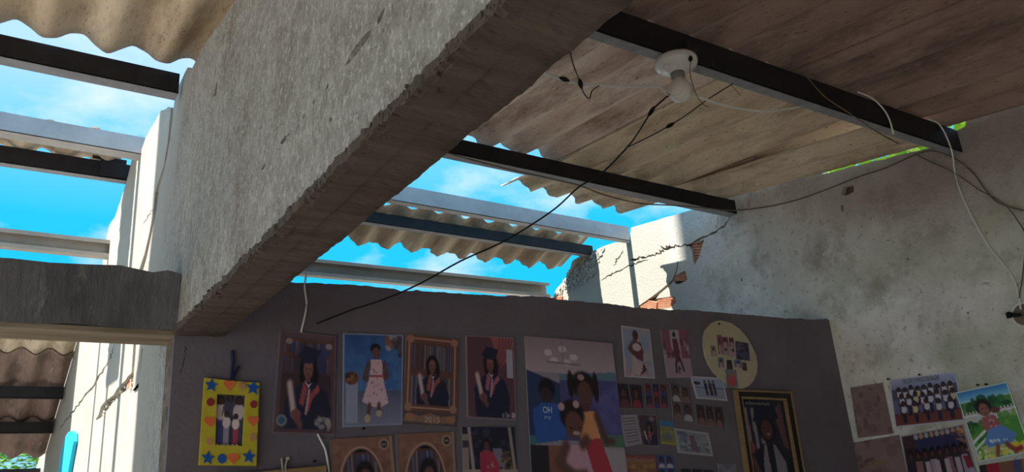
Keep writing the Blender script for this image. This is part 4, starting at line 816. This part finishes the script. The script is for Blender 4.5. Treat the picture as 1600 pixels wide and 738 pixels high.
# oval cream board with stickers
M['cream_board'] = mat('cream_painted_board', (.42, .38, .27), .8, (.50, .45, .33), 6)
ov = empty('oval_board', onY(1138, 555, YP - .01))
op = [(1123, 502), (1139, 506), (1153, 516), (1164, 529), (1172, 543), (1178, 556), (1180, 570), (1179, 584), (1174, 596), (1167, 604), (1157, 608.5), (1147, 608), (1137, 604), (1125, 595), (1114, 584), (1106, 572), (1099.5, 557), (1097, 542), (1097, 527), (1100, 516), (1107, 507), (1115, 503)]
keep(plate('board', 'Y', YP - .014, pz(op), [], .012, M['cream_board']), ov)
def Zo(p): return (1090 + p[0] / 6.31, 495 + p[1] / 6.31)
for n_, (quad, bgc, kind) in enumerate([([(190, 180), (236, 186), (246, 370), (208, 372)], (86, 48, 56), 'p'), ([(238, 200), (296, 205), (304, 300), (246, 296)], (80, 36, 50), 'p'), ([(308, 205), (354, 210), (362, 298), (316, 298)], (78, 36, 50), 'p'), ([(372, 240), (498, 262), (518, 436), (384, 420)], (28, 30, 56), 'g'), ([(246, 300), (304, 302), (312, 388), (252, 378)], (96, 84, 86), 'p'), ([(314, 300), (378, 305), (386, 400), (324, 398)], (104, 92, 94), 'p'), ([(126, 280), (176, 290), (190, 392), (138, 392)], (94, 78, 74), 'p'), ([(202, 402), (252, 405), (264, 500), (210, 502)], (60, 68, 84), 'p'), ([(288, 428), (334, 430), (350, 522), (290, 524)], (30, 24, 32), 's'), ([(360, 424), (428, 428), (436, 510), (368, 500)], (52, 74, 100), 'p'), ([(438, 450), (480, 455), (490, 535), (444, 530)], (80, 40, 44), 's'), ([(272, 520), (380, 524), (402, 700), (294, 700)], (74, 78, 90), 'r')]):
    c = Cv(16, 22, bgc)
    if kind in 'ps': c.ell(.5, .32, .18, .16, (40, 26, 30)); c.ell(.5, .8, .34, .32, (50, 30, 40) if kind == 's' else (112, 92, 98))
    if kind == 'g': c.speck(40, .05, .1, .95, .95, .10, [(50, 58, 84), (22, 24, 44), (70, 50, 60)], .7)
    if kind == 'r': c.ell(.5, .62, .36, .32, (128, 42, 44)); c.ell(.5, .28, .3, .1, (110, 66, 56))
    paper('sticker_photo', [Zo(p_) for p_ in quad], 'P', c, GP, '', '', off=.0148, curl=.0004, parent=ov)
tag(ov, 'oval cream board with a dozen small stuck photos, hung near the partition top', 'board')
# cluster of small prints
def faces(c, n, rows, bgs, shirt):
    for r_ in range(rows):
        for i in range(n):
            x0, x1, y0, y1 = i / n, (i + 1) / n, r_ / rows, (r_ + 1) / rows; h = y1 - y0; c.rect(x0, y0, x1, y1, bgs[(i + r_) % len(bgs)]); m_ = (x0 + x1) / 2
            c.ell(m_, y0 + .36 * h, .27 / n, .25 * h, (22, 16, 20)); c.ell(m_, y0 + .40 * h, .19 / n, .19 * h, (62, 38, 38)); c.ell(m_, y0 + .92 * h, .40 / n, .30 * h, shirt[(i + r_) % len(shirt)])
    for i in range(1, n): c.rect(i / n - .012, 0, i / n + .012, 1, (92, 84, 90))
    return c
sm = 'small passport-size prints on the partition'
paper('small_photo', [(962, 599), (1001, 603), (1005, 639), (968, 637)], 'P', faces(Cv(40, 34, (40, 30, 36)), 2, 1, [(34, 26, 34)], [(66, 36, 42), (96, 30, 42)]), GP, 'pair of dark passport prints, left end of the small print cluster', 'photo', sm)
paper('small_photo', [(1007, 600), (1040, 601), (1043, 638), (1010, 638)], 'P', faces(Cv(40, 34, (40, 30, 36)), 3, 2, [(70, 34, 40), (28, 34, 66)], [(34, 44, 84), (100, 36, 44)]), GP, 'strip of six red and blue passport prints, second in the small cluster', 'photo', sm)
paper('small_photo', [(1046, 599), (1077, 605), (1084, 659), (1052, 656)], 'P', faces(Cv(36, 52, (50, 44, 50)), 2, 2, [(52, 48, 58), (66, 50, 54)], [(112, 106, 112), (82, 62, 64)]), GP, 'sheet of four passport prints with white collars in the small cluster', 'photo', sm)
c = Cv(52, 38, (96, 104, 128)); c.rect(0, .5, 1, 1, (92, 96, 116)); c.rect(0, .46, 1, .5, (60, 66, 90)); c.ell(.12, .3, .12, .08, (30, 30, 44))
for x_ in (.38, .52, .64): c.ell(x_, .2, .03, .05, (26, 18, 26)); c.poly([(x_ - .045, .27), (x_ + .045, .27), (x_ + .04, .84), (x_ - .04, .84)], (38, 28, 46))
paper('photo_print', [(1079, 588), (1129, 591), (1137, 627), (1088, 623)], 'P', c.border(.05, (124, 120, 130)), GP, 'bright beach photo of three people tucked under the oval board', 'photo', K)
paper('small_photo', [(1086, 632), (1128, 637), (1131, 670), (1091, 664)], 'P', faces(Cv(44, 34, (40, 30, 36)), 3, 1, [(44, 32, 38)], [(84, 60, 62)]), GP, 'strip of three brownish passport prints, right end of the small cluster', 'photo', sm)
c = Cv(34, 50, (98, 92, 100)); 
for i in range(9): c.rect(.12, .10 + i * .095, .86, .13 + i * .095, (58, 52, 64), .7)
paper('booklet_page', [(968, 649), (994, 648), (1003, 694), (977, 699)], 'P', c, GP, 'white page of printed text left of a small graduation photo', 'page')
c = Cv(32, 50, (50, 36, 44)); graduate(c, .5, .28, .72); c.ell(.7, .14, .14, .08, (110, 100, 108), .6)
paper('small_photo', [(996, 647), (1025, 649), (1031, 698), (1003, 697)], 'P', c.border(.05, (82, 76, 84)), GP, 'small graduation photo beside the page of printed text', 'photo', sm)
c = Cv(22, 40, (84, 84, 50)); c.rect(0, 0, 1, .24, (30, 74, 116)); c.ell(.5, .6, .36, .2, (60, 72, 84)); c.speck(20, 0, .3, 1, .95, .1, [(104, 92, 44), (50, 66, 50), (90, 80, 60)], .6); c.rect(0, .9, 1, 1, (110, 96, 46))
paper('small_photo', [(1031, 657), (1051, 659), (1056, 696), (1033, 694)], 'P', c, GP, 'tiny blue and yellow card in the small cluster', 'photo', sm)
c = Cv(54, 42, (86, 88, 96)); c.speck(40, .1, .1, .95, .9, .09, [(60, 66, 82), (104, 106, 110), (50, 56, 78), (76, 84, 88)], .6); c.poly([(.42, .2), (.56, .2), (.6, .85), (.4, .85)], (72, 56, 70))
paper('photo_print', [(1052, 669), (1106, 677), (1114, 714), (1060, 708)], 'P', c.border(.06, (108, 106, 110)), GP, 'faded whitish group photo with worn edges, lowest right in the cluster', 'photo', K)
c = Cv(46, 44, (96, 66, 40)); c.rect(0, 0, 1, .2, (104, 74, 64)); c.speck(24, .1, .3, .9, 1, .1, [(112, 84, 48), (84, 44, 40), (120, 96, 56)], .6); c.ell(.32, .9, .2, .16, (60, 30, 36)); c.border(.05, (98, 44, 48))
o, qq = paper('certificate_card', [(975, 712), (1024, 712), (1029, 760), (979, 760)], 'P', c, GP, 'small red and yellow card at the bottom edge below the text page', 'card'); letters('FELIZ ANIVERSARIO', qq, .10, .05, .92, .14, (84, 26, 32), GP, o)
paper('small_photo', [(1026, 712), (1051, 713), (1056, 752), (1030, 752)], 'P', faces(Cv(28, 40, (40, 30, 36)), 2, 2, [(30, 52, 96)], [(118, 110, 118)]), GP, 'two blue-ground passport prints beside the red and yellow card', 'photo', sm)
paper('small_photo', [(1063, 733), (1114, 735), (1117, 770), (1066, 770)], 'P', faces(Cv(40, 30, (26, 24, 34)), 3, 1, [(26, 26, 38)], [(40, 30, 40)]), GP, 'dark print strip cut by the bottom edge of the view', 'photo', sm)
c = Cv(24, 24, (84, 80, 92)); c.speck(16, 0, 0, 1, 1, .15, [(60, 60, 76), (104, 100, 108)], .6); paper('small_photo', [(1121, 725), (1149, 726), (1153, 760), (1124, 760)], 'P', c, GP, 'pale grey print at the bottom edge left of the black and gold frame', 'photo', sm)
# black and gold frame
bf = empty('picture_frame', onY(1198, 690, YP - .02))
O = [(1144, 610.5), (1231, 613.5), (1262, 800), (1170, 800)]; I1 = [(1147, 613), (1229, 616.5), (1259, 796), (1173, 796)]; I2 = [(1153, 621), (1224, 624), (1252, 788), (1178, 788)]; I3 = [(1155.5, 624), (1222, 627), (1249, 784), (1180, 784)]
keep(plate('gold_edge', 'Y', YP - .024, pz(O), [pz(I1)], .022, M['gold']), bf); keep(plate('black_moulding', 'Y', YP - .021, pz(I1), [pz(I2)], .019, M['dark_wood']), bf); keep(plate('gold_slip', 'Y', YP - .019, pz(I2), [pz(I3)], .015, M['gold']), bf)
c = Cv(60, 110, (24, 24, 34)); 
for x_ in (.05, .20, .34): c.poly([(x_, .10), (x_ + .07, .08), (x_ + .10, .48), (x_ + .03, .5)], (88, 80, 86))
c.poly([(.74, .10), (.92, .02), (.98, .5), (.86, .46)], (70, 44, 44)); c.ell(.12, .48, .07, .06, (90, 44, 44)); c.poly([(.22, .22), (.34, .04), (.78, .06), (.84, .18), (.5, .24)], (16, 18, 32)); c.ell(.52, .30, .20, .12, (14, 12, 18)); c.ell(.52, .30, .13, .10, (58, 34, 34)); c.ell(.54, .345, .04, .012, (112, 70, 70)); c.ell(.47, .285, .02, .006, (14, 10, 12)); c.ell(.58, .285, .02, .006, (14, 10, 12))
c.poly([(.10, .62), (.34, .44), (.70, .44), (.98, .60), (1, 1), (.06, 1)], (18, 18, 30)); c.poly([(.40, .45), (.46, .45), (.48, 1), (.26, 1), (.34, .60)], (86, 80, 90)); c.poly([(.60, .45), (.66, .45), (.84, .62), (.84, 1), (.62, 1)], (84, 80, 90)); c.line(.12, .62, .24, .8, .05, (70, 42, 42))
o, qq = paper('print', I3, 'P', c, GP, '', '', off=.008, curl=.0005, parent=bf); letters('A Deus toda Honra', qq, .12, .022, .68, .05, (112, 108, 114), GP, o)
tag(bf, 'black and gold framed graduate portrait, rightmost on the partition', 'picture frame')
# right wall papers
def stained(seed):
    c = Cv(44, 62, (92, 74, 72)); c.rs = np.random.RandomState(seed); c.speck(50, 0, 0, 1, 1, .10, [(86, 68, 66), (98, 80, 78), (74, 54, 54), (90, 76, 70)], .45); c.speck(7, .05, .05, .95, .95, .06, [(66, 44, 46)], .6)
    c.speck(14, 0, 0, .04, 1, .03, [(70, 58, 56)], .7); return c
c = stained(3); 
for (a, b, d, e_) in [(.34, .44, .62, .42), (.36, .48, .50, .47), (.40, .52, .60, .50)]: c.line(a, b, d, e_, .012, (66, 56, 62), .8)
c.ell(.5, .58, .13, .09, (72, 62, 66), .5); c.ell(.5, .58, .10, .07, (90, 74, 72), .7)
kp = 'stained blank papers on the right wall'
paper('stained_paper', [(1329, 606), (1379, 598), (1396, 678), (1341, 685)], 'R', c, GR * 1.2, 'stained brownish paper, upper one by the partition corner', 'paper', kp)
c = stained(11); c.ell(.42, .42, .22, .05, (98, 78, 52), .6); c.ell(.6, .40, .16, .04, (98, 78, 52), .6)
paper('stained_paper', [(1333, 692), (1405, 680), (1424, 775), (1346, 780)], 'R', c, GR * 1.2, 'stained brownish paper, lower one by the partition corner', 'paper', kp)
kr = 'printed photos on the right wall'
c = Cv(100, 74, (70, 76, 104)); c.vgrad(0, .22, (126, 132, 156), (96, 104, 134)); c.vgrad(.74, 1, (84, 42, 42), (98, 50, 46)); c.rect(0, .22, 1, .45, (60, 62, 84))
for row, (y_, n_, h_) in enumerate([(.20, 9, .42), (.34, 8, .46), (.50, 5, .48)]):
    for i in range(n_):
        x_ = .08 + (i + .5) * .86 / n_ + (.02 if row == 1 else 0); small_person(c, x_, y_ + .02 * math.sin(i * 2.3), h_, (150, 146, 160) if (i + row) % 5 != 3 else (150, 142, 112), (34, 30, 48), (58, 36, 36), 1.35)
c.rect(.0, .94, 1, 1, (92, 46, 44))
o, qq = paper('class_photo', [(1390, 594), (1493, 581), (1507, 657), (1400, 668)], 'R', c.border(.012, (142, 144, 160)), GR, 'class photo of pupils in white shirts with a title line, upper on right wall', 'photo', kr, curl=.004); letters('TERCEIRO MARCO DE BALDIS', qq, .20, .03, .76, .12, (34, 56, 38), GR, o)
c = Cv(96, 70, (40, 28, 34)); c.rect(0, 0, 1, .25, (52, 36, 40))
for i in range(9): c.ell(.24 + i * .085, .07, .035, .05, [(120, 120, 132), (132, 104, 84)][i % 2]); c.rect(.21 + i * .085, .12, .28 + i * .085, .36, (32, 36, 76))
c.ell(.94, .12, .06, .08, (150, 104, 58)); c.speck(14, .8, .1, 1, .5, .04, [(140, 96, 60), (60, 40, 60)], .6)
for i in range(8): x_ = .10 + i * .115; c.ell(x_, .38, .045, .09, (20, 14, 18)); c.ell(x_, .42, .030, .06, (66, 36, 36)); c.poly([(x_ - .05, .52), (x_ + .05, .52), (x_ + .06, 1), (x_ - .06, 1)], [(36, 28, 36), (104, 70, 76), (46, 34, 40), (118, 108, 118)][i % 4])
for x_ in (.34, .49, .63, .79): c.rect(x_ - .035, .55, x_ + .04, .82, (134, 118, 128))
c.rect(.22, .80, .34, 1, (34, 60, 100)); c.poly([(.88, .55), (.96, .55), (.98, .76), (.9, .78)], (110, 26, 44)); c.poly([(.92, .78), (.98, .78), (1, 1), (.96, 1)], (124, 118, 132))
paper('class_photo', [(1408, 682), (1504, 664), (1530, 750), (1422, 765)], 'R', c.border(.012, (110, 100, 104)), GR, 'class photo of pupils holding certificates, lower one on the right wall', 'photo', kr)
c = Cv(90, 112, (70, 110, 50)); c.vgrad(0, .17, (22, 92, 150), (100, 160, 190)); c.speck(30, 0, .17, 1, .30, .07, [(28, 74, 42), (40, 96, 48), (20, 60, 40)], .8); c.vgrad(.32, .34, (80, 120, 60), (90, 130, 60))
c.rect(0, .33, 1, .48, (64, 74, 70))
for i in range(30): c.rect(i / 30, .32 + .02 * (i % 2), i / 30 + .018, .47, (176, 180, 172))
c.rect(0, .36, 1, .375, (176, 180, 172)); c.rect(0, .48, 1, 1, (64, 122, 44)); c.speck(34, 0, .46, .42, .72, .05, [(36, 86, 34), (52, 110, 40), (24, 60, 30)], .8); c.speck(24, .6, .42, 1, .58, .05, [(60, 118, 44), (96, 140, 50)], .7)
c.line(0, .74, .36, .58, .020, (180, 188, 176)); c.line(0, .84, .34, .68, .016, (170, 180, 168)); c.poly([(.12, .82), (.7, .72), (.9, .9), (.2, 1)], (140, 150, 88)); c.speck(70, .0, .88, 1, .99, .03, [(190, 196, 150), (150, 160, 90), (200, 170, 40), (110, 140, 60)], .8); c.speck(16, .66, .86, 1, .94, .04, [(214, 160, 24)], .9)
c.ell(.42, .28, .15, .115, (30, 20, 24)); c.ell(.62, .35, .09, .04, (90, 46, 40)); c.ell(.42, .32, .095, .095, (112, 70, 60)); c.ell(.39, .30, .015, .006, (30, 18, 18)); c.ell(.47, .30, .015, .006, (30, 18, 18)); c.ell(.43, .37, .03, .008, (90, 44, 44))
c.poly([(.32, .42), (.56, .40), (.64, .56), (.58, .62), (.32, .62), (.28, .52)], (130, 70, 72)); c.speck(12, .34, .42, .58, .6, .02, [(160, 120, 120), (110, 56, 58)], .7); c.poly([(.36, .60), (.62, .56), (.86, .72), (.74, .82), (.26, .84), (.22, .76)], (66, 104, 160)); c.speck(10, .34, .74, .78, .80, .02, [(150, 176, 210)], .8)
c.line(.44, .84, .38, .96, .035, (112, 58, 46)); c.line(.62, .84, .74, .94, .04, (112, 50, 46)); c.line(.74, .94, .86, .92, .035, (122, 40, 46))
paper('photo_print', [(1494, 614), (1573, 597), (1612, 706), (1531, 722)], 'R', c.border(.022, (160, 176, 186)), GR, 'bright garden photo of a small child in a blue skirt, tilted on the right wall', 'photo', kr, off=.008, curl=.006)
c = Cv(50, 30, (96, 56, 48)); c.rect(0, 0, .16, 1, (34, 30, 38)); c.rect(.16, 0, .42, 1, (128, 22, 34)); c.rect(.42, 0, .7, 1, (104, 62, 48)); c.rect(.72, 0, .84, .6, (50, 58, 90)); c.rect(.9, 0, 1, 1, (140, 80, 48))
paper('photo_print', [(1530, 728), (1606, 716), (1612, 760), (1538, 768)], 'R', c, GR, 'photo strip with a red shirt, cut by the bottom right corner', 'photo', kr)
# nails
for n_, (a, b, wl) in enumerate([(1391, 593, 'R'), (1440, 586, 'R'), (1531, 602, 'R'), (1544, 601, 'R'), (565, 671, 'P'), (1119, 508, 'P'), (489, 722, 'P')]):
    p_ = plane_pt(a, b, wl, 0); d = Vector((0, -.022, 0)) if wl == 'P' else Vector((-.022, 0, 0))
    tag(MB().tube([p_, p_ + d * .8, p_ + d * .81, p_ + d], [.0015, .0015, .005, .004], 8).build('nail', M['tape']), ['dark nail at the top left of the upper class photo', 'dark nail at the top middle of the upper class photo', 'left dark nail above the tilted garden photo', 'right dark nail above the tilted garden photo', 'dark nail under the blue backdrop photo', 'dark nail in the top of the oval board', 'dark nail above the gold frame at the bottom left'][n_], 'nail', 'nails in the walls')
